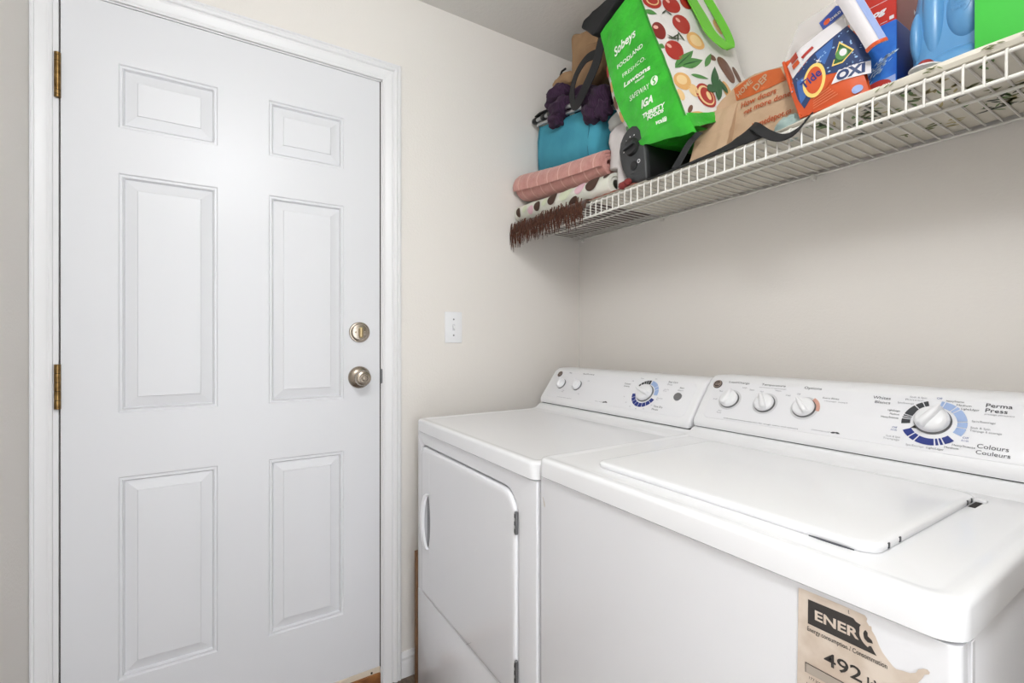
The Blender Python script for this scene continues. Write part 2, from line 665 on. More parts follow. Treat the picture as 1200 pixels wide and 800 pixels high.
def place_frame(surf, u, v, rot=0):
    """matrix with x along the console, y up the slope, z out of the face"""
    n = surf.normal(u, v)
    p = surf.at(u, v)
    x = (surf.at(u + .01, v) - p).normalized()
    y = n.cross(x)
    m = Matrix((x, y, n)).transposed().to_4x4()
    return Matrix.Translation(p) @ m @ Matrix.Rotation(math.radians(rot), 4, 'Z')


def console(parent, x0, x1, dz, name='control_panel'):
    s = console_surf(dz)

    def P(v):
        q = s.at(0, v)
        return (q.y, q.z)
    pr = [(-.298, .9592 + dz), (-.3050, .9595 + dz), (-.3066, .966 + dz), (-.3065, .975 + dz), P(-.0205), P(.096), (-.2235, 1.0835 + dz), (-.215, 1.0885 + dz), (-.202, 1.0905 + dz), (-.150, 1.0905 + dz), (-.135, 1.085 + dz), (-.13, 1.07 + dz), (-.13, .9592 + dz)]
    t = bmesh.new()
    f = t.faces.new([t.verts.new((x0, y, z)) for y, z in pr])
    r = bmesh.ops.extrude_face_region(t, geom=[f])
    bmesh.ops.translate(t, verts=[g for g in r['geom'] if isinstance(g, bmesh.types.BMVert)], vec=(x1 - x0, 0, 0))
    bmesh.ops.recalc_face_normals(t, faces=t.faces)
    ed = [e for e in t.edges if abs(e.verts[0].co.x - e.verts[1].co.x) < 1e-6]
    bmesh.ops.bevel(t, geom=ed, offset=.012, segments=4, affect='EDGES', profile=0.5, clamp_overlap=True)
    b = B()
    b._merge(t)
    o = b.build(name, PLASTIC_W, parent, angle=28)
    B().box(x0 + .006, x1 - .006, -.2995, -.14, .9566 + dz, .9596 + dz).build('shadow_gap', DARK, o)
    # raised printed sheet
    fp = B()
    rings = []
    for d, h in ((0, 0), (.0005, .0008), (.0015, .0012)):
        ring = []
        for q in rrect(x0 + .024 + d, x1 - .024 - d, -.019 + d, .094 - d, .018, 0, 6):
            ring.append(s.at(q.x, q.y, h))
        rings.append(ring)
    fp.loft(rings, cap0=False, cap1=True)
    fp.build('face_sheet', PLASTIC_FACE, o)
    return o, Surf(lambda u, v: s.at(u, v, .0012))


def knob(parent, surf, u, v, r, rot, skirt=True, h=.016):
    m = place_frame(surf, u, v, rot)
    b = B()
    b.lathe((0, 0, 0.003), (0, 0, h), [(0, r * .97), (.35, r * .985), (.6, r * .95), (.8, r * .86), (.93, r * .68), (1, r * .4)], 36)
    o = b.bm
    bmesh.ops.transform(o, matrix=m, verts=o.verts)
    k = b.build('knob', PLASTIC_W, parent, angle=45)
    g = B()
    L = r * .93
    rings = []
    for t, wd, hh in ((-1, .13, .2), (-.97, .2, .7), (-.85, .25, .95), (-.3, .27, 1.0), (.3, .24, 1.0), (.85, .17, .95), (1.0, .12, .85), (1.1, .07, .2)):
        y = t * L
        ww = r * wd
        top = h * .55 + h * .95 * hh
        rings.append([V((-ww, y, h * .45)), V((-ww * .9, y, top * .9)), V((-ww * .5, y, top)), V((ww * .5, y, top)), V((ww * .9, y, top * .9)), V((ww, y, h * .45))])
    g.loft(rings)
    bmesh.ops.transform(g.bm, matrix=m, verts=g.bm.verts)
    g.build('grip', PLASTIC_W, k, angle=50)
    s2 = B().lathe((0, 0, 0.0002), (0, 0, .0045), [(0, r * 1.05), (.5, r * 1.05), (1, r * .98)], 36)
    bmesh.ops.transform(s2.bm, matrix=m, verts=s2.bm.verts)
    s2.build('skirt', GREY_RING, k)
    return k


def badge(parent, surf, u, v, r):
    m = place_frame(surf, u, v)
    b = B().lathe((0, 0, 0), (0, 0, .0022), [(0, r), (.6, r), (1, r * .9)], 32)
    bmesh.ops.transform(b.bm, matrix=m, verts=b.bm.verts)
    o = b.build('badge', BADGE, parent)
    o['label'] = 'small round dark maker badge with a script monogram'
    s2 = Surf(lambda a, c: surf.at(a, c, .0022))
    sectors(s2, u, v, r * .74, r * .84, [(0, 360)], BADGE_L, o, 'ring', off=.0003)
    text(s2, 'GE', u, v - r * .3, r * .68, BADGE_L, o, 'CENTER', shear=.35, off=.0004)


# ================================================================== MACHINES
def machine_top(parent, x0, x1, y0, y1, zs, zt, zl):
    """top cover: rounded tray with a raised ledge at the back"""
    b = B()
    r = .026
    rings = [rrect(x0 + i, x1 - i, y0 + i, y1 - i * .3, max(r - i * .5, .01), z) for i, z in
             ((.003, zs + .0005), (0, zs + .003), (0, zt - .0085), (.0010, zt - .0045), (.0030, zt - .0018), (.0060, zt - .0004), (.0095, zt), (.0160, zt - .0003), (.022, zt - .0018), (.027, zt - .0022))]
    b.loft(rings)
    pr = [(-.352, zt - .012), (-.352, zt - .0018), (-.340, zt + .0005), (-.326, zt + .004), (-.314, zl - .006), (-.305, zl - .0015), (-.297, zl - .0006), (y1, zl - .0006), (y1, zt - .012)]
    b.loft([[V((x0 + .004, y, z)) for y, z in pr], [V((x1 - .004, y, z)) for y, z in pr]])
    return b.build('top_cover', ENAMEL_T, parent, angle=40)


def feet(parent, x0, x1, y0, y1, h):
    for x in (x0 + .05, x1 - .05):
        for y in (y0 + .06, y1 - .06):
            B().lathe((x, y, 0), (x, y, h), [(0, .022), (.3, .022), (.35, .012), (1, .012)], 16).build('foot', BLACKP, parent)


YF, YB = -.811, -.13

# ------------------------------------------------------------------ dryer
dr = thing('clothes_dryer', 'white front-loading clothes dryer with a side-hinged square door, standing beside the washer', 'dryer', (.47, -.47, 0))
DX0, DX1, DS, DT, DL = .124, .817, .897, .938, .957
B().box(DX0 + .003, DX1 - .003, YF + .02, YB, .03, DS, .004).build('cabinet', ENAMEL, dr)
feet(dr, DX0, DX1, YF, YB, .032)
# front panel with rounded opening
dx0, dx1, dz0, dz1 = .165, .745, .377, .857


def door_outline(d, n=8):
    """door opening outline inset by d"""
    pts = []
    specs = [(dx1 - d, dz1 - d, .060 - d, 0), (dx0 + d, dz1 - d, .022, 90), (dx0 + d, dz0 + d, .004, 180), (dx1 - d, dz0 + d, .03, 270)]
    for (cx, cz, r, a0) in specs:
        r = max(r, .003)
        sx = -1 if a0 in (0, 270) else 1
        sz = -1 if a0 in (0, 90) else 1
        ox, oz = cx + sx * r, cz + sz * r
        for i in range(n + 1):
            a = math.radians(a0 + 90 * i / n)
            pts.append((ox + r * math.cos(a), oz + r * math.sin(a)))
    return pts


fpn = B()
bm = fpn.bm
outer = []
ol = door_outline(0)
x0, x1, z0, z1 = DX0, DX1, dz0 - .0035, DS - .0005
N = len(ol)
for (px, pz) in ol:
    # push each outline point out to the panel border
    q = None
    cx, cz = (dx0 + dx1) / 2, (dz0 + dz1) / 2
    dxx, dzz = px - cx, pz - cz
    tx = ((x1 if dxx > 0 else x0) - cx) / dxx if abs(dxx) > 1e-9 else 1e9
    tz = ((z1 if dzz > 0 else z0) - cz) / dzz if abs(dzz) > 1e-9 else 1e9
    t = min(tx, tz)
    outer.append((cx + dxx * t, cz + dzz * t))
# snap corners
for c in ((x0, z0), (x1, z0), (x0, z1), (x1, z1)):
    k = min(range(N), key=lambda i: (outer[i][0] - c[0]) ** 2 + (outer[i][1] - c[1]) ** 2)
    outer[k] = c
rings = [[V((a, YF + .020, b2)) for a, b2 in outer], [V((a, YF + .004, b2)) for a, b2 in outer],
         [V((min(max(a, x0 + .0015), x1 - .0015), YF + .001, min(b2, z1 - .0004))) for a, b2 in outer],
         [V((min(max(a, x0 + .005), x1 - .005), YF, min(b2, z1 - .0008))) for a, b2 in outer],
         [V((a, YF, b2)) for a, b2 in door_outline(-.0035)], [V((a, YF + .003, b2)) for a, b2 in door_outline(-.0005)], [V((a, YF + .018, b2)) for a, b2 in ol]]
fpn.loft(rings, False, False)
fpn.build('front_panel', ENAMEL, dr, angle=40)
lpn = B().box(DX0, DX1, YF, YF + .02, .045, dz0 - .0055, .0035).build('lower_panel', ENAMEL, dr)
B().box(DX0 + .01, DX1 - .01, YF + .022, YF + .03, .035, .05).build('toe_kick', BLACKP, dr)
dd = B()
rings = []
for d, y in ((.004, YF + .016), (.004, YF - .0005), (.0052, YF - .0035), (.0085, YF - .0058), (.014, YF - .0068), (.02, YF - .007)):
    rings.append([V((a, y, b2)) for a, b2 in door_outline(d)])
dd.loft(rings)
ddo = dd.build('door', ENAMEL, dr, angle=40)
# shallow vertical fold near the handle side
B().box(.2405, .2425, YF - .0074, YF - .0066, dz0 + .02, dz1 - .03, .0003, 1).build('fold_line', PALE_RING, ddo)
# pull handle: flat grey patch painting the recess's shade, and curved bar
hr = B()
HZ0, HZ1 = .540, .712
ring0, ring1 = [], []
for i in range(25):
    a = -PI / 2 + PI * i / 24
    ring0.append(V((.228 + .022 * max(0, math.cos(a)) ** .8, YF - .0073, (HZ0 + HZ1) / 2 + .080 * math.sin(a))))
hr.bm.faces.new([hr.bm.verts.new(p) for p in ring0])
hr.build('recess_shade', mat('recess_shade_grey', (120, 120, 124), .5), ddo)
pts = []
for i in range(17):
    a = -PI / 2 + PI * i / 16
    pts.append((.232 - .016 * math.cos(a), YF - .008 - .012 * math.cos(a), (HZ0 + HZ1) / 2 + .086 * math.sin(a)))
hb = B()
rings = []
for i, p in enumerate(pts):
    q = V(p)
    wx = .008
    rings.append([q + V((-wx, .004, 0)), q + V((-wx, -.004, 0)), q + V((-wx * .5, -.006, 0)), q + V((wx * .5, -.006, 0)), q + V((wx, -.004, 0)), q + V((wx, .004, 0))])
hb.loft(rings)
hb.build('handle', PLASTIC_W, ddo, angle=50)
for zc in (.787, .452):
    hg = B()
    hg.box(.7415, .7475, YF - .0085, YF - .001, zc - .026, zc + .026, .001, 1)
    ho = hg.build('hinge', STEEL, dr)
    for k in (-1, 0, 1):
        B().box(.7425, .7465, YF - .0098, YF - .0080, zc + k * .017 - .005, zc + k * .017 + .005, .0008, 1).build('knuckle', DGREY, ho)
machine_top(dr, DX0 - .002, DX1 + .003, YF - .006, YB, DS, DT, DL)
dcon, ds = console(dr, DX0 + .0, DX1 - .002, 0.0)
badge(dcon, ds, .170, .083, .0125)
knob(dcon, ds, .212, .040, .0195, 5)
knob(dcon, ds, .303, .041, .0195, 10)
# dial
CU, CV = .6235, .0415
sectors(ds, CU, CV, .034, .048, [(84 + 1, 97), (99, 108), (110, 120), (122, 134), (136, 146)], DGREY, dcon, 'dial_band', label='charcoal band of the dryer dial')
sectors(ds, CU, CV, .034, .048, [(-2, 24), (26, 40), (42, 80)], LBLUE, dcon, 'dial_band', label='light blue band of the dryer dial')
sectors(ds, CU, CV, .034, .048, [(186 + k * 19.4, 186 + k * 19.4 + 17.4) for k in range(8)], NAVY, dcon, 'dial_band', label='navy band of the dryer dial')
knob(dcon, ds, CU, CV + .001, .0285, 72, h=.018)
sb = B().lathe((0, 0, 0), (0, 0, .005), [(0, .0125), (.5, .0125), (.9, .0115), (1, .0095)], 30)
bmesh.ops.transform(sb.bm, matrix=place_frame(ds, .7445, .044), verts=sb.bm.verts)
sb.build('start_button', GREY_RING, dcon)
text(ds, 'Heat', .2225, .0895, .0055, INK, dcon)
text(ds, 'Signal/Sonnerie', .300, .0905, .0055, INK, dcon, width=.06)
text(ds, 'Off', .345, .062, .005, INK_L, dcon)
text(ds, 'On', .328, .006, .005, INK_L, dcon)
text(ds, 'Low\nBas', .237, .012, .004, INK_L, dcon)
text(ds, 'commercial quality', .225, -.0165, .003, INK_L, dcon, width=.085)
text(ds, 'heavy duty', .43, -.0105, .003, INK_L, dcon, width=.035)
multi(ds, [leafp(.475, -.0085, .02, .005, 8), leafp(.483, -.0075, .014, .005, -15)], INK, dcon, 'swoosh_mark')
text(ds, 'Cottons', .522, .067, .006, INK, dcon)
text(ds, 'Cotons', .524, .058, .006, INK, dcon)
text(ds, 'Easy Care', .690, .088, .006, INK, dcon)
text(ds, 'Press', .690, .079, .006, INK_L, dcon)
text(ds, 'Start', .738, .0715, .0055, INK, dcon)
text(ds, 'D\u00e9part', .735, .0635, .0045, INK_L, dcon)
text(ds, 'Time Dry', .677, .0005, .0062, INK, dcon)
text(ds, 'Minut\u00e9', .675, -.0095, .0062, INK, dcon)
text(ds, 'Less Dry\nMoins', .685, .062, .0038, INK_L, dcon)
text(ds, 'More Dry\nPlus', .675, .030, .0038, INK_L, dcon)
for (uu, vv, tt) in ((.548, .020, '70'), (.567, .001, '60'), (.590, -.0115, '50'), (.617, -.0155, '40'), (.645, -.012, '30'), (.668, .004, '20'), (.552, .080, 'Off'), (.585, .093, 'Damp'), (.640, .095, 'Dry')):
    text(ds, tt, uu, vv, .0038, INK_L, dcon, 'CENTER')
# short scuffs on the front
for a in ((.498, .378, .53, .405),):
    poly(plane((0, YF - .0071, 0), (1, 0, 0), (0, 0, 1)), [(a[0], a[1] + .004), (a[0] + .002, a[1] + .004), (a[2] + .001, a[3]), (a[2], a[3])], INK_L, ddo, 'scuff')

# ------------------------------------------------------------------ washer
wa = thing('washing_machine', 'white top-loading washing machine with a torn energy label on its front', 'washing machine', (1.16, -.47, 0))
WX0, WX1, WS, WT, WL = .8255, 1.4915, .913, .953, .970
B().box(WX0 + .002, WX1 - .001, YF + .024, YB, .03, WS, .003).build('cabinet', ENAMEL, wa)
wf = B()
rings = []
for d, z in ((.0, .045), (.0, WS - .0008)):
    rr = rrect(WX0, WX1, YF, YF + .06, .010, z, 5)
    rr = [V((p.x, min(p.y, YF + .0215), p.z)) for p in rr]
    rings.append(rr)
wf.loft(rings)
wfo = wf.build('front_panel', ENAMEL, wa, angle=40)
B().box(WX1 - .0025, WX1 + .002, YF + .0245, YF + .034, .04, WS - .001, .0008, 1).build('side_flange', ENAMEL, wa)
feet(wa, WX0, WX1, YF, YB, .045)
machine_top(wa, WX0 - .002, WX1 + .003, YF - .006, YB, WS, WT, WL)
# lid
lid = B()
LX0, LX1, LY0, LY1 = .940, 1.406, -.758, -.398


def lid_ring(i, z):
    return [V((p.x, p.y, z)) for p in rrect(LX0 + i, LX1 - i, LY0 + i, LY1 - i, max(.022 - i * .4, .008), 0, 7)]


zt = WT - .0022
lid.loft([lid_ring(.006, zt + .0003), lid_ring(.0012, zt + .0006), lid_ring(0, zt + .0045), lid_ring(0, zt + .0075), lid_ring(.002, zt + .0100), lid_ring(.006, zt + .0112), lid_ring(.012, zt + .0116)])
lido = lid.build('lid', ENAMEL_T, wa, angle=40)
for yy in (-.722, -.690, -.446, -.428):
    B().box(LX1 - .0012, LX1 + .0007, yy - .0022, yy + .0022, zt + .0022, zt + .0088, .0005, 1).build('lid_notch', DGREY, lido)  # small dark blocks drawn for the notches in the lid's side
B().loft([[V((x, y, zt + h)) for x, y in ((1.335, -.7585), (1.350, -.7600), (1.370, -.7602), (1.385, -.7585), (1.370, -.7560), (1.350, -.7560))] for h in (.0002, .0016)]).build('finger_gap_shade', mat('gap_shade_grey', (84, 86, 92), .5), wa)  # dark grey lens paints the shade under the lid's front edge
# hinge slot at the back corner
B().box(LX1 + .0005, LX1 + .0085, -.447, -.412, zt - .0002, zt + .0009, .0003, 1).build('hinge_slot', DARK, wa)
B().box(LX1 - .004, LX1 + .012, -.412, -.398, zt - .0002, zt + .004, .0018, 2).build('hinge_cap', PLASTIC_W, wa)
wcon, ws = console(wa, WX0 - .001, WX1 + .002, .012)
badge(wcon, ws, .856, .0835, .0125)
for (uu, rot) in ((.9075, -12), (.999, 28), (1.089, 38)):
    sectors(ws, uu, .040, .0245, .0295, [(0, 360)], PALE_RING, wcon, 'knob_ring')
    knob(wcon, ws, uu, .040, .0232, rot)
sectors(ws, 1.089, .040, .0245, .0320, [(-8, 62)], SALMON, wcon, 'option_band', off=.001)
CU, CV = 1.3145, .0400
sectors(ws, CU, CV, .0335, .0470, [(108, 117), (119, 133), (135.5, 164), (166.5, 169.5), (172, 175), (177.5, 191)], DGREY, wcon, 'dial_band', label='charcoal band of the washer dial')
sectors(ws, CU, CV, .0335, .0470, [(84, 78), (76, 55), (52.5, 46), (43.5, 12), (9.5, -5), (-7.5, -27)], LBLUE, wcon, 'dial_band', label='light blue band of the washer dial')
sectors(ws, CU, CV, .0335, .0470, [(209, 228), (231, 242), (245, 281), (284, 289), (292, 297), (300, 317)], NAVY, wcon, 'dial_band', label='navy band of the washer dial')
poly(ws, [(CU - .0305, CV - .0165), (CU - .0225, CV - .0065), (CU - .0185, CV - .0155)], LABEL_INK, wcon, 'arrow_mark', off=.001)
knob(wcon, ws, CU - .001, CV + .003, .0262, -28, h=.020)
text(ws, 'Load/Charge', .914, .0905, .0056, INK, wcon, 'CENTER', width=.056)
text(ws, 'Temperature', 1.003, .0905, .0060, INK, wcon, 'CENTER', width=.058)
text(ws, 'wash/rinse lavage/rin\u00e7age', 1.003, .0835, .0028, INK_L, wcon, 'CENTER', width=.066)
text(ws, 'Options', 1.093, .0905, .0066, INK, wcon, 'CENTER', width=.037)
for (uu, vv, tt) in ((.874, .061, 'Med'), (.934, .078, 'Large'), (.955, .073, 'Extra'), (.867, .036, 'Small'), (.893, .0035, 'Mini\nPetite'), (.981, .071, 'Hot'), (1.019, .077, 'Warm'), (1.045, .067, 'Cold'), (1.067, .073, 'Off')):
    text(ws, tt, uu, vv, .0040, INK_L, wcon, 'CENTER')
text(ws, 'Extra Rinse', 1.119, .0695, .0040, INK, wcon, width=.032)
text(ws, 'rin\u00e7age suppl.', 1.124, .0625, .0030, INK_L, wcon, width=.046)
text(ws, 'Unbalanced load protection for tough stains and colours', .911, -.0150, .0030, INK, wcon, width=.18)
text(ws, 'commercial', 1.118, -.0115, .0032, INK_L, wcon, width=.036)
multi(ws, [leafp(1.1615, -.0100, .012, .004, 8), leafp(1.169, -.0098, .010, .004, -15)], INK, wcon, 'swoosh_mark')
text(ws, 'Whites', 1.2265, .0805, .0066, INK, wcon, 'CENTER', width=.030)
text(ws, 'Blancs', 1.2295, .0705, .0060, INK, wcon, 'CENTER', width=.026)
text(ws, 'Perma', 1.3785, .0828, .0080, INK, wcon, width=.0330, bold=.01)
text(ws, 'Press', 1.3790, .0725, .0080, INK, wcon, width=.0275, bold=.01)
text(ws, 'pressage permanent', 1.3795, .0672, .0032, INK_L, wcon, width=.037)
text(ws, 'Colours', 1.3785, .0010, .0085, INK, wcon, width=.0385, bold=.005)
text(ws, 'Couleurs', 1.3785, -.0105, .0080, INK, wcon, width=.0415)
for (uu, vv, tt, al, wd, mm) in ((1.262, .0555, 'Light/L\u00e9ger', 'RIGHT', .020, INK), (1.262, .0475, 'Medium', 'RIGHT', .015, INK), (1.262, .0395, 'Heavy/Intense', 'RIGHT', .028, INK),
                                 (1.280, .0745, 'Spin/Essorage', 'RIGHT', .026, INK_L), (1.297, .0895, 'Soak & Spin', 'RIGHT', .026, INK_L), (1.293, .0830, 'Rincer', 'RIGHT', .028, INK_L),
                                 (1.315, .0910, 'Off', 'CENTER', .008, INK_B), (1.325, .0870, 'Heavy/Intense', 'LEFT', .025, INK), (1.3405, .0800, 'Medium', 'LEFT', .020, INK), (1.348, .0730, 'Light/L\u00e9ger', 'LEFT', .024, INK),
                                 (1.3655, .0500, 'Spin/Essorage', 'LEFT', .030, INK_L), (1.3655, .0370, 'Soak & Spin', 'LEFT', .025, INK_L), (1.3655, .0310, 'Trempage & essorage', 'LEFT', .040, INK_L),
                                 (1.3625, .0150, 'Off', 'CENTER', .008, INK_B), (1.3625, .0095, 'Arr\u00eat', 'CENTER', .010, INK_B), (1.2600, .0185, 'Off', 'CENTER', .008, INK_B), (1.2600, .0130, 'Arr\u00eat', 'CENTER', .010, INK_B),
                                 (1.273, -.0015, 'Soak & Spin', 'RIGHT', .022, INK_L), (1.273, -.0070, 'Trempage', 'RIGHT', .026, INK_L), (1.297, -.0140, 'Spin/Essorage', 'CENTER', .026, INK_L), (1.326, -.0140, 'Light/L\u00e9ger', 'CENTER', .024, INK),
                                 (1.3375, -.0080, 'Medium', 'LEFT', .019, INK), (1.347, -.0015, 'Heavy/Intense', 'LEFT', .030, INK)):
    text(ws, tt, uu, vv, .0040, mm, wcon, al, width=wd)
# energy label, torn along its right side
FR = plane((0, YF - .0003, 0), (1, 0, 0), (0, 0, 1))
tear = [(1.3495, .9065), (1.352, .9075), (1.398, .9078), (1.4165, .9072), (1.4185, .9045), (1.4178, .9015), (1.4225, .8945), (1.4260, .8894), (1.4290, .8820), (1.4318, .8770), (1.4340, .8745), (1.4374, .8709), (1.4405, .8680), (1.4434, .8665), (1.449, .8680), (1.4545, .8690), (1.4589, .8720), (1.4610, .8765), (1.4650, .8795), (1.4681, .8804), (1.4698, .8785), (1.4690, .8763), (1.4660, .8745), (1.4638, .8690), (1.460, .862), (1.463, .855), (1.458, .840), (1.461, .825), (1.455, .80), (1.459, .77), (1.452, .74), (1.456, .70), (1.450, .685), (1.349, .684), (1.3480, .79), (1.3488, .845)]
lb = poly(FR, tear, LABEL, wfo, 'energy_label', off=.0004, label='worn beige energy consumption label with its right side torn off')
L2 = Surf(lambda u, v: V((u, YF - .0008, v)))
poly(L2, [(1.3600, .8705), (1.4270, .8705), (1.4248, .8735), (1.4222, .8780), (1.4180, .8765), (1.4140, .8795), (1.4115, .8850), (1.4115, .8925), (1.4128, .8955), (1.4085, .8965), (1.4060, .8990), (1.4030, .8992), (1.3603, .8985)], LABEL_INK, lb, 'black_band', off=.0002)
text(L2, 'ENER', 1.3668, .8790, .0108, LABEL, lb, width=.0435, bold=.04, off=.0005)
sectors(L2, 1.4235, .8868, .0085, .0120, [(95, 250)], LABEL, lb, 'letter_arc', off=.0005)
poly(L2, [(1.4165, .8930), (1.4190, .8905), (1.4190, .8870), (1.4228, .8845), (1.4238, .8815), (1.4190, .8805), (1.4160, .8830), (1.4150, .8880)], LABEL_INK, lb, 'letter_core', off=.0004)
poly(L2, [(1.4010, .9055), (1.4018, .9058), (1.4014, .9030), (1.4025, .9018), (1.4010, .9022)], LABEL_INK, lb, 'nick', off=.0003)
text(L2, 'Energy consumption / Consommation', 1.3592, .8625, .0052, LABEL_INK, lb, width=.0765, bold=.012, off=.0003)
text(L2, '492', 1.3770, .8345, .0150, LABEL_INK, lb, width=.0370, bold=.015, off=.0003)
text(L2, 'kWh', 1.4180, .8345, .0100, LABEL_INK, lb, width=.026, bold=.02, off=.0003)
bar = [(1.3575, .8245), (1.4500, .8245), (1.4500, .8135), (1.3575, .8135)]
poly(L2, bar, mat('label_bar_grey', (176, 164, 152), .7), lb, 'scale_bar', off=.0002)
for (a, b2, c, d) in ((1.3572, .8239, 1.45, .8248), (1.3572, .8135, 1.3579, .8245)):
    poly(L2, [(a, b2), (c, b2), (c, d), (a, d)], LABEL_INK, lb, 'rule', off=.0004)
text(L2, '177 kWh', 1.3605, .8075, .0032, LABEL_INK, lb, off=.0003)
text(L2, 'Uses least energy', 1.3585, .7990, .0036, LABEL_INK, lb, bold=.01, off=.0003)
text(L2, 'Consomme le moins', 1.3585, .7930, .0032, LABEL_INK, lb, off=.0003)
# scuff mark at the other end of the front
poly(FR, [(.840, .872), (.842, .872), (.849, .858), (.848, .852), (.8455, .8525)], mat('scuff_tan', (206, 198, 190), .6), wfo, 'scuff')

# ------------------------------------------------------------------ board leaning beside the dryer
bd = B()
bd.box(.096, .116, -.812, -.50, .0005, .483, .0012, 1)
bo = bd.build('wooden_board', WOOD)
tag(bo, 'thin brown wooden board standing between the dryer and the door wall', 'board')

# ================================================================== WIRE SHELF
SZ = 1.651
sh = thing('wire_shelf', 'long white vinyl-coated wire shelf on the wall above the machines', 'shelf', (.9, 0, SZ))
SX0, SX1 = .004, 1.695
FY = -.343
for nm, y, z, r in (('rail', -.008, SZ - .0045, .0032), ('rail', -.182, SZ - .0045, .0030), ('rail', FY, SZ - .0040, .0032), ('rail', FY - .004, SZ - .047, .0034)):
    B().cyl((SX0, y, z), (SX1, y, z), r, seg=10).build(nm, WIRE, sh)
wb = B()
wb.tube([(0, -.004, SZ), (0, FY - .0015, SZ), (0, FY - .0052, SZ - .002), (0, FY - .0078, SZ - .008), (0, FY - .0085, SZ - .051)], .0019, 6)
w0 = wb.build('wire', WIRE, sh)
w0.matrix_parent_inverse = sh.matrix_world.inverted() if False else w0.matrix_parent_inverse
w0.location = (.016, 0, 0)
k = 1
while .016 + .0252 * k < SX1:
    c = w0.copy()
    COL.objects.link(c)
    c.location = (.016 + .0252 * k, 0, 0)
    k += 1
for xx in (.03, .47, .985, 1.5):
    cl = B()
    cl.box(xx - .006, xx + .006, -.014, -.0005, SZ - .017, SZ - .001, .003, 2)
    cl.cyl((xx, -.0005, SZ - .013), (xx, -.016, SZ - .013), .004, seg=10)
    cl.build('clip', WIRE, sh)
eb = B()
eb.box(.0005, .006, FY - .012, FY + .02, SZ - .052, SZ + .004, .002, 2)
eb.build('end_bracket', WIRE, sh)

# ------------------------------------------------------------------ liner with leaf print
LINER = mat('liner_paper', (224, 218, 204), .7, vary=(8, (214, 208, 194)))
ln = B()
nx = 60
for (xa, xb) in ((.460, 1.69),):
    rows = []
    for i in range(nx + 1):
        x = xa + (xb - xa) * i / nx
        wv = .004 * noise.noise(V((x * 9, 0, 3)))
        lipz = .0125 if x > 1.2 else (.0005 + .012 * (x - 1.08) / .12 if x > 1.08 else .0005)
        back = -.012 + .006 * noise.noise(V((x * 6, 2, 0)))
        pr = [(FY - .0075 + wv * .3, SZ + .0025 + lipz + wv * .6 * (lipz > .01)), (FY - .0068, SZ + .0026 + lipz * .5), (FY - .0015, SZ + .0026), (-.26, SZ + .0024), (-.18, SZ + .0024), (-.10, SZ + .0024), (back - .02, SZ + .0026), (back, SZ + .005)]
        up = [V((x, y, z)) for y, z in pr]
        dn = [V((x, y + (.0008 if k2 < 2 else 0), z + .0008)) for k2, (y, z) in enumerate(pr)]
        rows.append(up + list(reversed(dn)))
    ln.loft(rows)
lno = tag(ln.build('shelf_liner', LINER), 'cream paper shelf liner with a green leaf print under the boxes', 'shelf liner')
LG = [mat('print_olive', (128, 132, 92), .7), mat('print_dark_green', (84, 92, 78), .7), mat('print_tan', (190, 176, 128), .7), mat('print_green', (120, 150, 96), .7)]
und = Surf(lambda u, v: V((u, -v, SZ + .0024)))   # v runs from the wall to the front; normal faces down
for mi, m in enumerate(LG):
    ps = []
    rnd = random.Random(20 + mi)
    for k in range(34):
        cx = rnd.uniform(1.13, 1.66)
        cy = rnd.uniform(.06, .33)
        if cx < 1.25 and cy < .22 and rnd.random() < .8:
            continue
        a = rnd.uniform(0, 180)
        for q in range(rnd.randint(2, 4)):
            ps.append(leafp(cx + rnd.uniform(-.014, .014), cy + rnd.uniform(-.014, .014), rnd.uniform(.016, .030), rnd.uniform(.004, .008), a + rnd.uniform(-45, 45), 5))
    ps = [[(u, min(v, .340)) for u, v in p] for p in ps]
    multi(und, ps, m, lno, 'leaf_print', off=.0004)['kind'] = 'stuff'
lipS = Surf(lambda u, v: V((u, FY - .0084 - (0 if v > .008 else 0), SZ + .003 + v)))
ps = []
rnd = random.Random(5)
for cx in (1.27, 1.33, 1.345, 1.40, 1.41, 1.46, 1.50, 1.6):
    for q in range(3):
        ps.append(leafp(cx + rnd.uniform(-.012, .012), .0065 + rnd.uniform(-.003, .002), .011, .0022, rnd.uniform(-40, 40), 5))
multi(lipS, ps, LG[0], lno, 'leaf_print', off=.0004)['kind'] = 'stuff'

# ================================================================== THINGS ON THE SHELF
ZD = SZ + .0022      # top of the wires
ZL = SZ + .0036      # top of the liner


def nz(p, s, seed=0.0):
    return noise.noise(V((p[0] * s + seed, p[1] * s - seed, p[2] * s + seed * .7)))


def roughen(b, amp, scale, seed=0.0, amp2=0.0, scale2=1.0):
    """push the vertices of a shape along their normals (soft folds)"""
    bm_ = b.bm
    bmesh.ops.recalc_face_normals(bm_, faces=bm_.faces)
    bm_.normal_update()
    for v in bm_.verts:
        d = amp * nz(v.co, scale, seed)
        if amp2:
            d += amp2 * nz(v.co, scale2, seed + 5)
        v.co = v.co + v.normal * d
    return b


def subdivide(b, cuts):
    bmesh.ops.subdivide_edges(b.bm, edges=list(b.bm.edges), cuts=cuts, use_grid_fill=True)
    return b


def grid_patch(b, f, nu, nv):
    bm_ = b.bm
    g = [[bm_.verts.new(f(i / nu, j / nv)) for j in range(nv + 1)] for i in range(nu + 1)]
    for i in range(nu):
        for j in range(nv):
            bm_.faces.new((g[i][j], g[i + 1][j], g[i + 1][j + 1], g[i][j + 1]))


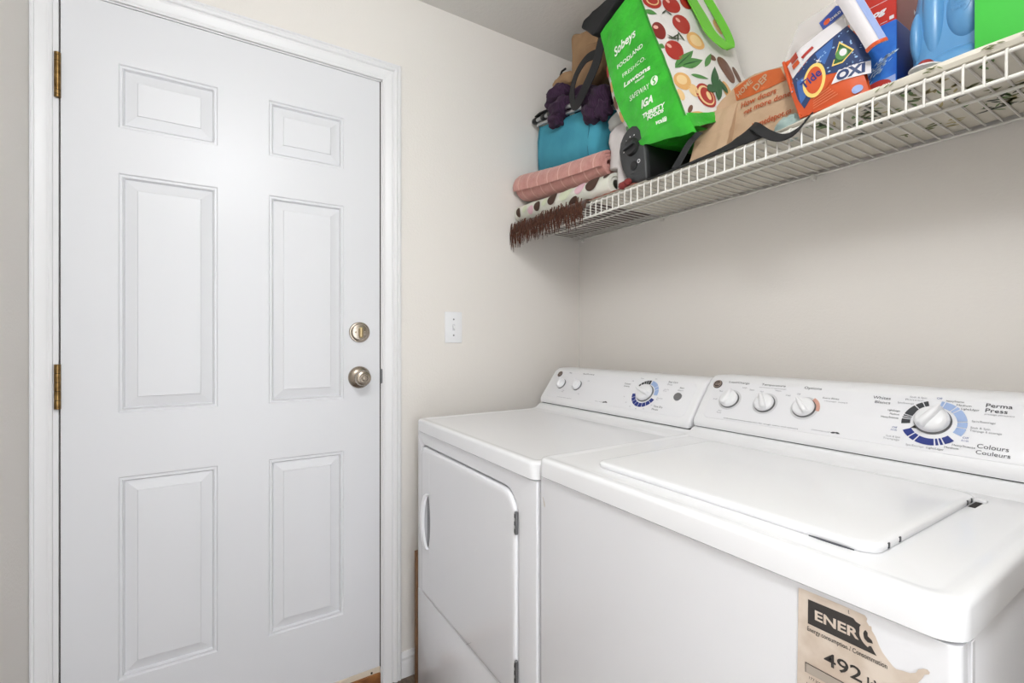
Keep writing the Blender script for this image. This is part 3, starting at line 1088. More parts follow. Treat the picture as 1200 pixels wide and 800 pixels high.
def spiral_section(r, th, turns, n, sq=1.0, a0=0.0):
    """closed outline (in y, z about 0) of a sheet of thickness th rolled into a spiral"""
    outp, inp = [], []
    for i in range(n + 1):
        t = i / n
        a = a0 - 2 * PI * turns * t
        rr = r - (th * 1.12) * turns * t
        outp.append((rr * math.cos(a), rr * math.sin(a) * sq))
        inp.append(((rr - th) * math.cos(a), (rr - th) * math.sin(a) * sq))
    return outp + list(reversed(inp))


# ---- brown fringed throw under the folded blankets
BROWN = mat('brown_throw', (88, 54, 38), .95, bump=(220, .8, .003), vary=(90, (66, 38, 26)), sheen=.3)
FRINGE_M = mat('brown_fringe', (98, 62, 46), .95, vary=(120, (72, 42, 30)))
RUST = mat('rust_hem', (168, 104, 84), .9, vary=(60, (140, 80, 62)), bump=(200, .4, .002))
th = thing('fringed_throw', 'dark brown throw with a long fringe hanging over the shelf edge', 'throw', (.25, -.2, ZD))
tb = B()
rows = []
for i in range(31):
    x = .012 + .445 * i / 30
    lift = .016 * (1 - i / 30)
    w1 = .003 * nz((x, 0, 0), 40)
    w2 = .004 * nz((x, 3, 0), 30)
    top = [(-.05, ZD + .010 + lift), (-.20, ZD + .012 + lift), (-.335, ZD + .014 + lift + w1), (-.358 + w1, ZD + .008 + lift * .6), (-.366 + w1, ZD - .008 + w2), (-.367 + w2, ZD - .022 + w2)]
    bot = [(-.360 + w2, ZD - .022 + w2), (-.3575 + w1, ZD - .006), (-.352, ZD + .0015), (-.335, ZD + .0035), (-.20, ZD + .0008), (-.05, ZD + .0008)]
    rows.append([V((x, y, z)) for y, z in top + bot])
tb.loft(rows)
tb.build('cloth', BROWN, th, angle=60)
fr = B()
rnd = random.Random(3)
for i in range(230):
    x = .014 + .442 * (i + rnd.random()) / 230
    L = rnd.uniform(.040, .066) + (.016 if x < .1 else 0)
    y0 = -.367 - rnd.uniform(0, .010)
    z0 = ZD - .006 + rnd.uniform(-.018, .026)
    dx = rnd.uniform(-.010, .006)
    dy = rnd.uniform(-.006, .006)
    fr.tube([(x, y0, z0), (x + dx * .2, y0 - .004 + dy * .3, z0 - L * .35), (x + dx * .6 + rnd.uniform(-.003, .003), y0 + dy * .6, z0 - L * .7), (x + dx, y0 + dy, z0 - L)], [.0017, .0016, .0014, .0007], 4)
fo = fr.build('fringe', FRINGE_M, th, angle=60)
fo['kind'] = 'stuff'
hm = B()
rows = []
for i in range(25):
    x = .462 + .195 * i / 24
    w1 = .003 * nz((x, 7, 0), 50)
    rows.append([V((x, y, z)) for y, z in ((-.20, ZL + .004), (-.335, ZL + .007 + w1), (-.347, ZL + .005 + w1), (-.351, ZL + .001), (-.347, ZL + .0003), (-.20, ZL + .0003))])
hm.loft(rows)
hm.build('hem', RUST, th, angle=60)


# ---- white blanket with dots, folded twice
FLEECE = mat('white_fleece', (228, 226, 216), .95, bump=(260, .5, .002), vary=(14, (218, 218, 204)))
bk0 = thing('folded_blanket', 'white blanket with brown, pink and green dots folded beneath the pink towel', 'blanket', (.28, -.2, ZD + .02))


def usheet(yc, yb, hh, dep, th_, n=12):
    """outline in (y, z) of a sheet of thickness th_ folded over at the front"""
    o, i_ = [], []
    for k in range(n + 1):
        an = -PI / 2 + PI * k / n
        o.append((yc - dep * math.cos(an), hh * math.sin(an)))
        i_.append((yc - (dep - th_) * math.cos(an), (hh - th_) * math.sin(an)))
    return [(yb, -hh)] + o + [(yb, hh), (yb, hh - th_)] + list(reversed(i_)) + [(yb, -hh + th_)]


def bl_c(x):
    t = (x - .012) / .535
    return V((x, -.318 + .006 * t + .004 * nz((x, 0, 0), 10), ZD + .062 - .020 * t - .005 * math.sin(PI * t) + .003 * nz((x, 4, 0), 14)))


HH, DEP = .036, .036
for (hh, dep, t_, nm, xe) in ((HH, DEP, .0105, 'outer_fold', .547), (HH - .0125, DEP - .014, .0085, 'inner_fold', .544)):
    s_ = usheet(0, .28, hh, dep, t_)
    bl = B()
    rows = []
    for i in range(41):
        x = .012 + (xe - .012) * i / 40
        c = bl_c(x)
        rows.append([c + V((.003 * nz((y, z, i), 30), y + .002 * nz((x, y, z), 30), z + .0012 * nz((x, y * 2, z), 24))) for y, z in s_])
    bl.loft(rows)
    if nm == 'outer_fold':
        outer_fold = bl.build(nm, FLEECE, bk0, angle=60)
    else:
        bl.build(nm, FLEECE, bk0, angle=60)


def blf(u, v):
    an = v / HH
    c = bl_c(u)
    return c + V((0, -(DEP + .0022) * math.cos(an), (HH + .0016) * math.sin(an)))


BS = Surf(blf)
for (x, dv, ra, rb, m, nm) in ((.473, .016, .030, .026, 'b', 'brown_dot'), (.260, .014, .026, .024, 'b', 'brown_dot'), (.172, .004, .019, .019, 'b', 'brown_dot'), (.040, .000, .014, .020, 'b', 'brown_dot'), (.372, -.022, .030, .012, 'b', 'brown_dot'), (.530, .028, .012, .010, 'b', 'brown_dot'),
                              (.412, .016, .026, .020, 'p', 'pink_dot'), (.130, -.004, .020, .016, 'p', 'pink_dot'), (.335, .016, .032, .022, 'g', 'green_dot'), (.215, .010, .016, .014, 'g', 'green_dot'), (.085, .008, .016, .014, 'g', 'green_dot')):
    mm = {'b': mat('dot_brown', (78, 56, 46), .95), 'p': mat('dot_pink', (224, 184, 194), .95), 'g': mat('dot_green', (212, 218, 190), .95)}[m]
    multi(BS, [ell(x, dv, ra, rb, 20, 20)], mm, outer_fold, nm, off=.0004, rings=4)

# ---- pink towel roll
PINK = mat('pink_terry', (206, 150, 140), .98, bump=(330, .9, .003), vary=(40, (196, 136, 126)), sheen=.3)


def woven_lines(m, period, col):
    nt = m.node_tree
    b_ = nt.nodes['Principled BSDF']
    src = b_.inputs['Base Color'].links[0].from_socket
    tc = nt.nodes.new('ShaderNodeTexCoord')
    sx = nt.nodes.new('ShaderNodeSeparateXYZ')
    nt.links.new(tc.outputs['Object'], sx.inputs[0])
    pp_ = nt.nodes.new('ShaderNodeMath')
    pp_.operation = 'PINGPONG'
    pp_.inputs[1].default_value = period / 2
    nt.links.new(sx.outputs[0], pp_.inputs[0])
    mr = nt.nodes.new('ShaderNodeMapRange')
    mr.inputs[1].default_value = .0035
    mr.inputs[2].default_value = .0015
    nt.links.new(pp_.outputs[0], mr.inputs[0])
    ml = nt.nodes.new('ShaderNodeMath')
    ml.operation = 'MULTIPLY'
    ml.inputs[1].default_value = .6
    nt.links.new(mr.outputs[0], ml.inputs[0])
    mx = nt.nodes.new('ShaderNodeMix')
    mx.data_type = 'RGBA'
    mx.inputs[7].default_value = lin(col)
    nt.links.new(src, mx.inputs[6])
    nt.links.new(ml.outputs[0], mx.inputs[0])
    nt.links.new(mx.outputs[2], b_.inputs['Base Color'])


woven_lines(PINK, .058, (232, 190, 178))
pk = thing('towel_roll', 'salmon pink ribbed towel rolled up on the dotted blanket', 'towel', (.25, -.29, 1.74))
tr = B()
rows = []
A0, A1 = V((.014, -.304, 1.822)), V((.492, -.285, 1.782))
ns = 96


def towel_r(t):
    x = t * .48
    ph = (x % .058) / .058
    rib = -.0010 * math.exp(-((ph - .5) / .10) ** 2)
    return (.0665 - .0175 * t) * (1 - .10 * math.exp(-t * 30) - .03 * math.exp(-(1 - t) * 25)) + rib


for i in range(ns + 1):
    t = i / ns
    c = A0.lerp(A1, t) + V((0, 0, -.006 * math.sin(PI * t)))
    r = towel_r(t)
    se = spiral_section(r, r * .2, 3.0, 60, .96, a0=math.radians(200))
    rows.append([c + V((.002 * nz((y, z, t), 30), y + .002 * nz((c.x, y * 4, z * 4), 14), z + .0020 * nz((c.x, y * 2, z * 2), 12, 3))) for y, z in se])
tr.loft(rows)
tr.build('terry', PINK, pk, angle=60)
# ---- teal folding basket with aluminium frame
TEAL = mat('teal_canvas', (70, 158, 180), .85, bump=(300, .3, .001), vary=(9, (60, 144, 168)))
TEAL_D = mat('teal_piping', (48, 118, 138), .8)
ALU = mat('brushed_aluminium', (190, 192, 194), .3, 1.0)
bk = thing('folding_basket', 'teal fabric folding basket with an aluminium frame and black grip', 'basket', (.23, -.15, 1.76))
tilt = Matrix.Translation((.022, -.252, 2.085)) @ Matrix.Rotation(math.radians(10.0), 4, 'Y') @ Matrix.Rotation(math.radians(-2), 4, 'Z')
bb = B()
rings = []
for (z, ins) in ((-.19, .022), (-.185, .014), (-.17, .010), (-.12, .005), (-.06, .001), (-.015, -.002), (0, 0), (-.002, .004), (-.15, .014)):
    rr2 = rrect(.004 + ins, .395 - ins, ins, .232 - ins * .6, .03, z, 5)
    rings.append([V((p.x, p.y + (.005 * math.sin(p.x * 40 + z * 30) if p.y < .05 else 0), p.z)) for p in rr2])
bb.loft(rings)
bmesh.ops.transform(bb.bm, matrix=tilt, verts=bb.bm.verts)
bb.build('body', TEAL, bk, angle=50)
fr_ = B()
fr_.tube([V((p.x, p.y - .003 if p.y < .1 else p.y, .008)) for p in rrect(.0, .399, -.003, .236, .03, 0, 5)], .0075, 8, cyc=True)
bmesh.ops.transform(fr_.bm, matrix=tilt, verts=fr_.bm.verts)
fr_.build('frame', ALU, bk, angle=60)
hd = B()
hd.tube([(.004, -.012, .022), (.16, -.012, .030), (.33, -.010, .024)], .0085, 10)
bmesh.ops.transform(hd.bm, matrix=tilt, verts=hd.bm.verts)
hd.build('carry_bar', ALU, bk, angle=60)
for (a, c) in ((-.004, .024), (.058, .085), (.105, .20)):
    gp = B()
    gp.tube([(a, -.012, .022 + a * .05), (a + .004, -.012, .022 + a * .05), (c - .004, -.012, .023 + c * .05), (c, -.012, .023 + c * .05)], [.010, .0125, .0125, .010], 12)
    bmesh.ops.transform(gp.bm, matrix=tilt, verts=gp.bm.verts)
    gp.build('grip', BLACKP, bk, angle=50)
st2 = B()
st2.ribbon([(.01, -.008, .04), (.05, -.012, .046), (.11, -.012, .045), (.17, -.010, .036)], V((0, .022, .004)), .004)
bmesh.ops.transform(st2.bm, matrix=tilt, verts=st2.bm.verts)
st2.build('strap', BLACKF, bk, angle=60)
for xx in (.034, .362):
    pp = B()
    pp.tube([(xx, -.0045, -.002), (xx - .002, -.001, -.06), (xx - .004 + (.004 if xx < .1 else 0), .004, -.13), (xx, .013, -.18)], .002, 6)
    bmesh.ops.transform(pp.bm, matrix=tilt, verts=pp.bm.verts)
    pp.build('piping', TEAL_D, bk, angle=60)

# ---- purple corduroy cloth


def stripe_mat(name, c1, c2, scale, rough=.9, axis_rot=(0, 0, 0), sheen=.4, dist=6.0):
    m = bpy.data.materials.new(name)
    m.use_nodes = True
    nt = m.node_tree
    b = nt.nodes['Principled BSDF']
    b.inputs['Roughness'].default_value = rough
    b.inputs['Sheen Weight'].default_value = sheen
    tc = nt.nodes.new('ShaderNodeTexCoord')
    mp = nt.nodes.new('ShaderNodeMapping')
    mp.inputs['Rotation'].default_value = axis_rot
    wv = nt.nodes.new('ShaderNodeTexWave')
    wv.inputs['Scale'].default_value = scale
    wv.inputs['Distortion'].default_value = dist
    wv.inputs['Detail'].default_value = 1
    wv.inputs['Detail Scale'].default_value = .3
    nt.links.new(tc.outputs['Object'], mp.inputs[0])
    nt.links.new(mp.outputs[0], wv.inputs['Vector'])
    mx = nt.nodes.new('ShaderNodeMix')
    mx.data_type = 'RGBA'
    mx.inputs[6].default_value = lin(c1)
    mx.inputs[7].default_value = lin(c2)
    nt.links.new(wv.outputs['Fac'], mx.inputs[0])
    nt.links.new(mx.outputs[2], b.inputs['Base Color'])
    bp = nt.nodes.new('ShaderNodeBump')
    bp.inputs['Strength'].default_value = .3
    bp.inputs['Distance'].default_value = .001
    nt.links.new(wv.outputs['Fac'], bp.inputs['Height'])
    nt.links.new(bp.outputs['Normal'], b.inputs['Normal'])
    return m


PURPLE = stripe_mat('purple_corduroy', (38, 15, 40), (56, 27, 58), 50, dist=2, sheen=.05)


def folds(d, seed, k=2.2, amp=.30):
    a = 1 - abs(noise.noise(V((d.x * k + seed, d.y * k, d.z * k))))
    return .86 + amp * a + .08 * noise.noise(d * 5 + V((seed, 0, 0)))


def ridge(d, seed):
    w = d + V((noise.noise(d * 1.5 + V((seed, 0, 0))), noise.noise(d * 1.5 + V((0, seed, 0))), noise.noise(d * 1.5 + V((0, 0, seed))))) * .5
    a = math.sin(5.0 * (w.x * .75 + w.z * .9 + w.y * .3) + seed)
    return .88 + .11 * a + .14 * noise.noise(d * 2.2 + V((seed, 0, 0)))


pu = B()
for (c, r, s) in (((.175, -.255, 2.150), (.066, .046, .046), 1), ((.150, -.262, 2.135), (.040, .034, .034), 2), ((.205, -.268, 2.085), (.060, .042, .048), 3), ((.185, -.272, 2.050), (.046, .034, .036), 9), ((.285, -.205, 2.100), (.085, .070, .052), 4), ((.360, -.255, 2.055), (.052, .044, .050), 5), ((.415, -.258, 2.035), (.058, .044, .054), 6), ((.385, -.270, 1.995), (.050, .034, .042), 7), ((.435, -.262, 1.990), (.034, .032, .040), 8)):
    pu.ico(c, r, 4, lambda d, s=s: ridge(d, s * 3.1))
tag(pu.build('purple_garment', PURPLE, angle=70), 'crumpled dark purple corduroy cloth draped over the teal basket', 'clothing')

# ---- tan canvas folded above it
TAN = mat('tan_canvas', (164, 132, 98), .85, bump=(260, .3, .001), vary=(18, (148, 116, 84)))
TAN_D = mat('tan_canvas_edge', (118, 92, 66), .85)
tn = thing('canvas_bundle', 'folded tan canvas bag standing above the purple cloth', 'bag', (.2, -.12, 2.15))
tp = B()
outl = [(.195, 2.16), (.189, 2.25), (.187, 2.385), (.20, 2.397), (.27, 2.368), (.338, 2.336), (.385, 2.305), (.390, 2.16), (.30, 2.14)]
tp.prism([V((x, -.205, z)) for x, z in outl], (0, .12, 0), .012, 3)
subdivide(tp, 1)
roughen(tp, .007, 18, 2.0)
tp.build('main_fold', TAN, tn, angle=60)
ff2 = B()
outl = [(.222, 2.15), (.226, 2.23), (.240, 2.272), (.268, 2.290), (.32, 2.286), (.39, 2.265), (.392, 2.16), (.30, 2.135)]
ff2.prism([V((x, -.232, z)) for x, z in outl], (0, .05, 0), .011, 3)
subdivide(ff2, 1)
roughen(ff2, .005, 24, 9.0)
ff2.build('flap', TAN, tn, angle=60)
lf = B()
lf.ico((.175, -.212, 2.222), (.044, .034, .026), 3, lambda d: folds(d, 12))
lf.ico((.138, -.215, 2.226), (.036, .026, .016), 3, lambda d: folds(d, 13))
lf.build('corner_fold', TAN, tn, angle=60)
B().tube([(.150, -.225, 2.252), (.165, -.23, 2.259), (.185, -.226, 2.262)], .004, 8).build('cord', BLACKF, tn, angle=60)

# ---- white carrier bag behind the heater
WBAG = mat('white_carrier_plastic', (214, 208, 206), .45, bump=(30, .5, .006), vary=(12, (200, 193, 192)))
GBAG = mat('grey_carrier_plastic', (172, 172, 168), .4, bump=(40, .6, .006))
wg = thing('carrier_bag', 'crumpled white plastic carrier bag standing behind the black heater', 'bag', (.53, -.2, ZL))
wbm = B()
rings = []
for (z, xa, xb, ya, yb2) in ((ZL + .0105, .556, .606, -.318, -.10), (ZL + .013, .553, .610, -.330, -.09), (ZL + .04, .553, .600, -.326, -.08), (ZL + .085, .552, .580, -.318, -.08), (ZL + .098, .505, .578, -.314, -.08), (ZL + .16, .496, .582, -.304, -.09), (ZL + .195, .480, .592, -.298, -.09), (ZL + .225, .476, .590, -.290, -.10), (ZL + .245, .485, .575, -.275, -.12)):
    rings.append([V((p.x + .004 * nz(p, 25, 1), p.y + .005 * nz((p.x, p.y, z), 22, 2), z)) for p in rrect(xa, xb, ya, yb2, min(.03, (xb - xa) * .45), z, 5)])
wbm.loft(rings)
wbm.build('body', WBAG, wg, angle=60)
gb = B()
gb.ico((.50, -.235, 1.925), (.048, .04, .034), 3, lambda d: folds(d, 21, 2.5, .3))
gb.ico((.525, -.22, 1.945), (.04, .04, .035), 3, lambda d: folds(d, 22, 2.5, .3))
gb.build('gathered_top', GBAG, wg, angle=60)
rl = B()
rl.ico((.612, -.348, ZL + .010), (.016, .010, .010), 3, lambda d: folds(d, 31, 3, .4))
rl.ico((.632, -.350, ZL + .014), (.012, .008, .009), 3, lambda d: folds(d, 32, 3, .4))
tag(rl.build('red_ribbon', mat('dark_red_cloth', (128, 46, 44), .8), angle=60), 'small scrap of dark red cloth at the foot of the black heater', 'cloth')

# ---- black fan heater with dial
ht = thing('fan_heater', 'black box-shaped fan heater with a round dial on its charcoal end', 'heater', (.645, -.19, ZL))
of = [(.598, ZL + .062), (.588, ZL + .095), (.584, ZL + .122), (.590, ZL + .148), (.602, ZL + .166), (.619, ZL + .178), (.638, ZL + .182), (.655, ZL + .176), (.670, ZL + .158), (.680, ZL + .130), (.688, ZL + .090), (.692, ZL + .050), (.693, ZL + .014), (.690, ZL + .0085), (.640, ZL + .0085), (.630, ZL + .012), (.612, ZL + .038)]


def hring(y, d):
    cx, cz = .643, ZL + .095
    out = []
    for (x, z) in of:
        L = math.hypot(x - cx, z - cz)
        out.append(V((cx + (x - cx) * (1 - d / L), y, max(cz + (z - cz) * (1 - d / L), ZL + .0006))))
    return out


hb2 = B()
hb2.loft([hring(-.322, .0), hring(-.05, -.004), hring(-.042, .006)])
hb2.build('body', BLACKP, ht, angle=40)
hf = B()
hf.loft([hring(-.3215, -.001), hring(-.333, -.001), hring(-.3375, .002), hring(-.3395, .007)])
hfo = hf.build('end_panel', BLACKP2, ht, angle=40)
HS = Surf(lambda u, v: V((.640 + u, -.3395, ZL + .118 + v)))
dl = B().lathe((.640, -.339, ZL + .118), (.640, -.352, ZL + .118), [(0, .027), (.5, .026), (.9, .023), (1, .018)], 32)
dlo = dl.build('dial', BLACKP, hfo, angle=40)
B().box(-.021, .021, -.009, .003, -.005, .005, .002, 2, Matrix.Translation((.640, -.352, ZL + .118)) @ Matrix.Rotation(math.radians(-12), 4, 'Y')).build('dial_grip', BLACKP2, dlo)
WHITEP = mat('white_print', (226, 226, 226), .6)
for a in (190, 160, 132, 104, 76):
    multi(HS, [ell(.0335 * math.cos(math.radians(a)), .0335 * math.sin(math.radians(a)), .0022, .0022, 0, 10)], WHITEP, hfo, 'dial_mark', off=.0005)
B().lathe((.648, -.339, ZL + .060), (.648, -.344, ZL + .060), [(0, .013), (.7, .0125), (1, .009)], 24).build('button', BLACKP, hfo)
sectors(HS, .026, -.050, .0035, .0058, [(0, 360)], WHITEP, hfo, 'lamp_ring', off=.0005)
for (zz) in (.030, .038):
    B().box(.632, .668, -.3400, -.3392, ZL + zz - .0006, ZL + zz + .0006).build('groove', BLACKP, hfo)

# ---- green shopping bag printed with vegetables, leaning on the heater
BGREEN = mat('bag_green', (60, 192, 50), .32, bump=(30, .7, .008), vary=(12, (44, 164, 38)))
BGREEN2 = mat('bag_strap_green', (112, 202, 58), .55, bump=(300, .3, .001))
BWHITE = mat('bag_white', (228, 225, 220), .42, bump=(34, .45, .006))
LETTER = mat('bag_letter_white', (238, 244, 232), .5)
gbx = thing('shopping_bag', 'green and white reusable shopping bag printed with tomatoes and shop names', 'bag', (.74, -.18, 1.80))
E_U, E_V = V((.9326, 0, .361)), V((-.361, 0, .9326))
GO = V((.826, -.338, 1.786))


def wrk(p, amp=.0050):
    return amp * nz(p, 11, 2) + amp * .5 * nz(p, 26, 6)


def gf(u, v):
    p = GO + E_U * u + E_V * v
    bulge = .012 * math.sin(PI * min(max(-u / .19, 0), 1))
    return p + V((0, -wrk(p) - bulge * .5 + .004, 0))


GS = Surf(gf)


def gleft(v):     # left border of the green side, in u
    pts = [(-.02, -.135), (.045, -.155), (.10, -.168), (.16, -.178), (.24, -.182), (.34, -.176), (.44, -.162), (.50, -.158)]
    for (a, b2), (c, d) in zip(pts[:-1], pts[1:]):
        if v <= c:
            t = max(0, (v - a) / (c - a))
            return b2 + (d - b2) * t
    return pts[-1][1]


gm = B()
VT = .49


def gsq(s, t):
    u0 = gleft(.03) * (1 - s)
    v0 = -.012 - .387 * u0 - .010 * (1 - s)
    v = v0 + t * (VT - v0)
    return gf(gleft(v) * (1 - s), v)


grid_patch(gm, gsq, 30, 72)
gside = gm.build('green_side', BGREEN, gbx, angle=60)
# printed front of the bag, running back towards the wall
KB = V((.862, -.03, 1.815))
KT = V((.702, -.03, 2.285))


def vf(u, v):     # u: 0 at the green seam, .31 at the wall; v up
    t = v / .48
    s = u / .31
    a = gf(0, v)
    b2 = KB.lerp(KT, t)
    p = a.lerp(b2, s)
    out = V((.93, 0, .36)) * (.018 * math.sin(PI * min(max(s, 0), 1)) + wrk(p, .004) * (min(max(s, 0), 1) * 4 if s < .25 else 1))
    return p + out


VS = Surf(vf)
vm = B()
grid_patch(vm, lambda s, t: vf(s * .31, -.02 + t * (VT + .02)), 48, 72)
vside = vm.build('printed_front', BWHITE, gbx, angle=60)
# far side and back
bm2 = B()


def lf2(s, t):
    v = .036 + t * (VT - .036)
    a = gf(gleft(v), v)
    b2 = KB.lerp(KT, v / .48) + E_U * (-.17)
    p = a.lerp(b2, s)
    return p - E_U * (.014 * math.sin(PI * s) - wrk(p))


grid_patch(bm2, lf2, 14, 24)
grid_patch(bm2, lambda s, t: vf(.31, -.02 + t * (VT + .02)).lerp(lf2(1, t), s), 6, 24)
bm2.build('printed_back', BWHITE, gbx, angle=60)
# pale printed edge showing along the left border
se = B()
grid_patch(se, lambda s, t: gf(gleft(.06 + t * .40) - s * (.022 * math.sin(PI * (t * .9 + .05))), .06 + t * .40) + V((0, .004 + .010 * s, 0)), 3, 20)
sed = se.build('side_edge', BWHITE, gbx, angle=60)
ES = Surf(lambda u, v: gf(gleft(v) - u, v) + V((0, .004 + .010 * u / .022 - .0012, 0)))
# sagging green bottom
bt = B()


def bf(s, t):
    a = gsq(s, 0)
    b2 = vf(.31, -.02).lerp(lf2(1, 0), 1 - s)
    p = a.lerp(b2, t)
    sag = .012 * math.sin(PI * min(1, t * 1.25)) if t < .8 else 0
    return p + V((0, 0, -sag * (1 if s > .35 else s / .35) + .003 * nz(p, 30)))


grid_patch(bt, bf, 12, 16)
bt.build('base', BGREEN, gbx, angle=60)
sk = B()
grid_patch(sk, lambda s, t: (gsq(.04 + .96 * s, .03) + V((0, -.004, 0))) + (V((.012 * s, -.004 + .01 * t, 0)) - E_V * ((.016 + .040 * s) * t)) + V((.006 * nz((s, t, 0), 6), -.008 * abs(nz((s * 2, t, 1), 4)), .004 * nz((s, t, 4), 7))), 12, 5)
sk.build('base_fold', BGREEN, gbx, angle=60)
sk = B()
grid_patch(sk, lambda s, t: vf(.16 * s, .012) + V((.006, -.002, 0)) - E_V * ((.048 - .03 * s) * t) + V((.003 * nz((s, t, 0), 6), 0, .003 * nz((s, t, 4), 7))), 12, 5)
sk.build('base_fold', BGREEN, gbx, angle=60)
# seam binding
sm_ = B()
sm_.tube([gf(0, -.02 + .51 * i / 30) + V((.001, -.001, 0)) for i in range(31)], .0028, 6)
sm_.build('seam', mat('bag_green_seam', (44, 140, 40), .6), gbx, angle=60)
# shop names
for (s, u, v, h, wd, bo_, shr, rt) in (('Sobeys', -.1345, .3600, .0270, .088, .035, .25, -7), ('FOODLAND', -.1407, .3170, .0125, .102, .03, 0, -12), ('FRESHCO.', -.1354, .2780, .0125, .090, .0, 0, -14), ('Lawtons', -.1404, .2440, .0150, .101, .05, 0, -17),
                                       ('SAFEWAY', -.1353, .1850, .0165, .074, .005, 0, -16), ('IGA', -.1088, .1330, .0220, .042, .06, .2, -18), ('THRIFTY', -.1150, .1020, .0125, .078, .07, 0, -18), ('FOODS', -.1023, .0830, .0120, .056, .07, 0, -19), ('voil\u00e0', -.0836, .0500, .0130, .038, .05, .2, -26)):
    text(GS, s, u, v, h, LETTER, gside, bold=bo_, shear=shr, width=wd, off=.0020, rot=rt)
text(GS, 'DRUGS', -.1000, .2200, .0055, LETTER, gside, bold=.05, width=.034, off=.0012, rot=-17)
ro = multi(GS, [ell(-.0440, .1735, .0120, .0140, 0)], LETTER, gside, 'round_mark', off=.0012, rings=3)
poly(GS, [(u - .008, v + .0235) for u, v in [(-.040, .159), (-.032, .162), (-.030, .158), (-.037, .154), (-.034, .147), (-.033, .141), (-.041, .138), (-.042, .142), (-.036, .145), (-.040, .151)]], BGREEN, gside, 'curl_mark', off=.0018)

# vegetables
TOM = mat('print_tomato', (172, 44, 34), .45)
TOMD = mat('print_cherry_tomato', (130, 38, 32), .45)
TOMH = mat('print_tomato_shine', (232, 176, 160), .45)
PEACH = mat('print_peach', (226, 174, 106), .45)
PEACHC = mat('print_peach_core', (238, 206, 150), .45)
LEAF = mat('print_leaf', (82, 140, 70), .45)
LEAFD = mat('print_leaf_dark', (44, 92, 52), .45)
AVO = mat('print_brown_pod', (112, 72, 52), .45)
STEM = mat('print_stem', (62, 74, 50), .45)
MUSH = mat('print_mushroom', (232, 196, 140), .45)


def blob(m, *es, name='fruit_print', off=.0010, r=4):
    for e in es:
        multi(VS, [ell(*e, 24)], m, vside, name, off=off, rings=r)


# (u, v, half width, half height, turn)
blob(TOM, (.034, .429, .029, .030, 10), (.094, .414, .029, .032, 0), (.101, .3366, .029, .039, -10), (.043, .239, .028, .036, -15), (.090, .0744, .031, .042, 0), (.150, .43, .02, .03, 0))
blob(TOMD, (.0194, .3111, .019, .033, -5), (.20, .37, .02, .026, 0))


def over(m, e, off, nm='fruit_print', r=3):
    multi(VS, [ell(*e, 24)], m, vside, nm, off=off, rings=r)


over(PEACHC, (.090, .0744, .025, .034, 0), .0014)
over(TOM, (.092, .0744, .020, .028, 0), .0018)
over(PEACHC, (.098, .074, .007, .015, 0), .0022)
over(PEACHC, (.036, .431, .020, .020, 0), .0014)
over(TOM, (.036, .431, .016, .016, 0), .0018)
for e in ((.094, .352, .006, .010, 20), (.086, .430, .005, .009, 20), (.014, .324, .007, .007, 20), (.032, .255, .006, .009, 30)):
    over(TOMH, e, .0014, 'shine_print', 1)
blob(PEACH, (.130, .276, .031, .033, 0), (.0306, .1255, .026, .032, 0), (.0367, .0061, .026, .013, 0), (.175, .102, .016, .030, 0), (.262, .36, .018, .03, 0))
blob(PEACHC, (.130, .276, .021, .022, 0), (.030, .130, .016, .018, 0), name='fruit_print', off=.0014, r=3)
over(TOMD, (.0367, .0061, .014, .007, 0), .0014)
blob(MUSH, (.010, .078, .010, .020, 0), (.055, .092, .014, .022, 0))
blob(AVO, (.2125, .183, .027, .047, 15), (.262, .175, .014, .03, 15), (.170, .219, .014, .012, 0), (.0222, .028, .006, .016, -35))
for l in ((.0642, .206, .105, .030, 38), (.0835, .192, .085, .036, 15), (.092, .1416, .060, .016, -12), (.1477, .207, .075, .018, 50), (.016, .385, .040, .020, -25), (.008, .255, .02, .02, 60)):
    multi(VS, [leafp(*l)], LEAF, vside, 'leaf_print', off=.0010, rings=3)
for l in ((.0660, .207, .090, .004, 38), (.0855, .193, .070, .004, 15)):
    multi(VS, [leafp(*l)], LEAFD, vside, 'leaf_print', off=.0016, rings=2)
for l in ((.1444, .1426, .085, .026, 68), (.1426, .0973, .085, .022, 66), (.1207, .1015, .045, .028, 20), (.162, .110, .05, .018, 110)):
    multi(VS, [leafp(*l)], LEAFD, vside, 'leaf_print', off=.0026, rings=3)
for l in ((.062, .287, .040, .005, 30), (.070, .285, .040, .005, 70), (.080, .288, .040, .005, 110), (.058, .280, .045, .005, -10), (.050, .284, .03, .005, 140), (.06, .385, .03, .005, 40), (.072, .380, .03, .005, 120)):
    multi(VS, [leafp(*l)], STEM, vside, 'stem_print', off=.0030, rings=2)
for (uu, vv, a, b2, m) in ((.010, .12, .008, .02, LEAF), (.009, .18, .009, .02, PEACH), (.011, .24, .009, .025, AVO), (.010, .30, .009, .02, PEACH), (.011, .36, .009, .02, TOM), (.008, .085, .006, .016, TOM)):
    multi(ES, [ell(uu, vv, a, b2, 0, 14)], m, sed, 'fruit_print', off=-.0006)
# straps
ST = B()
sp_pts = [vf(.168, .478), vf(.172, .43), vf(.172, .36), vf(.180, .295), vf(.208, .248), vf(.236, .245), vf(.258, .30), vf(.262, .38), vf(.252, .478)]
ofs = [.004, .008, .012, .016, .020, .020, .016, .010, .004]
sp_pts = [p + V((.93, 0, .36)) * (o * 1.2) for p, o in zip(sp_pts, ofs)]

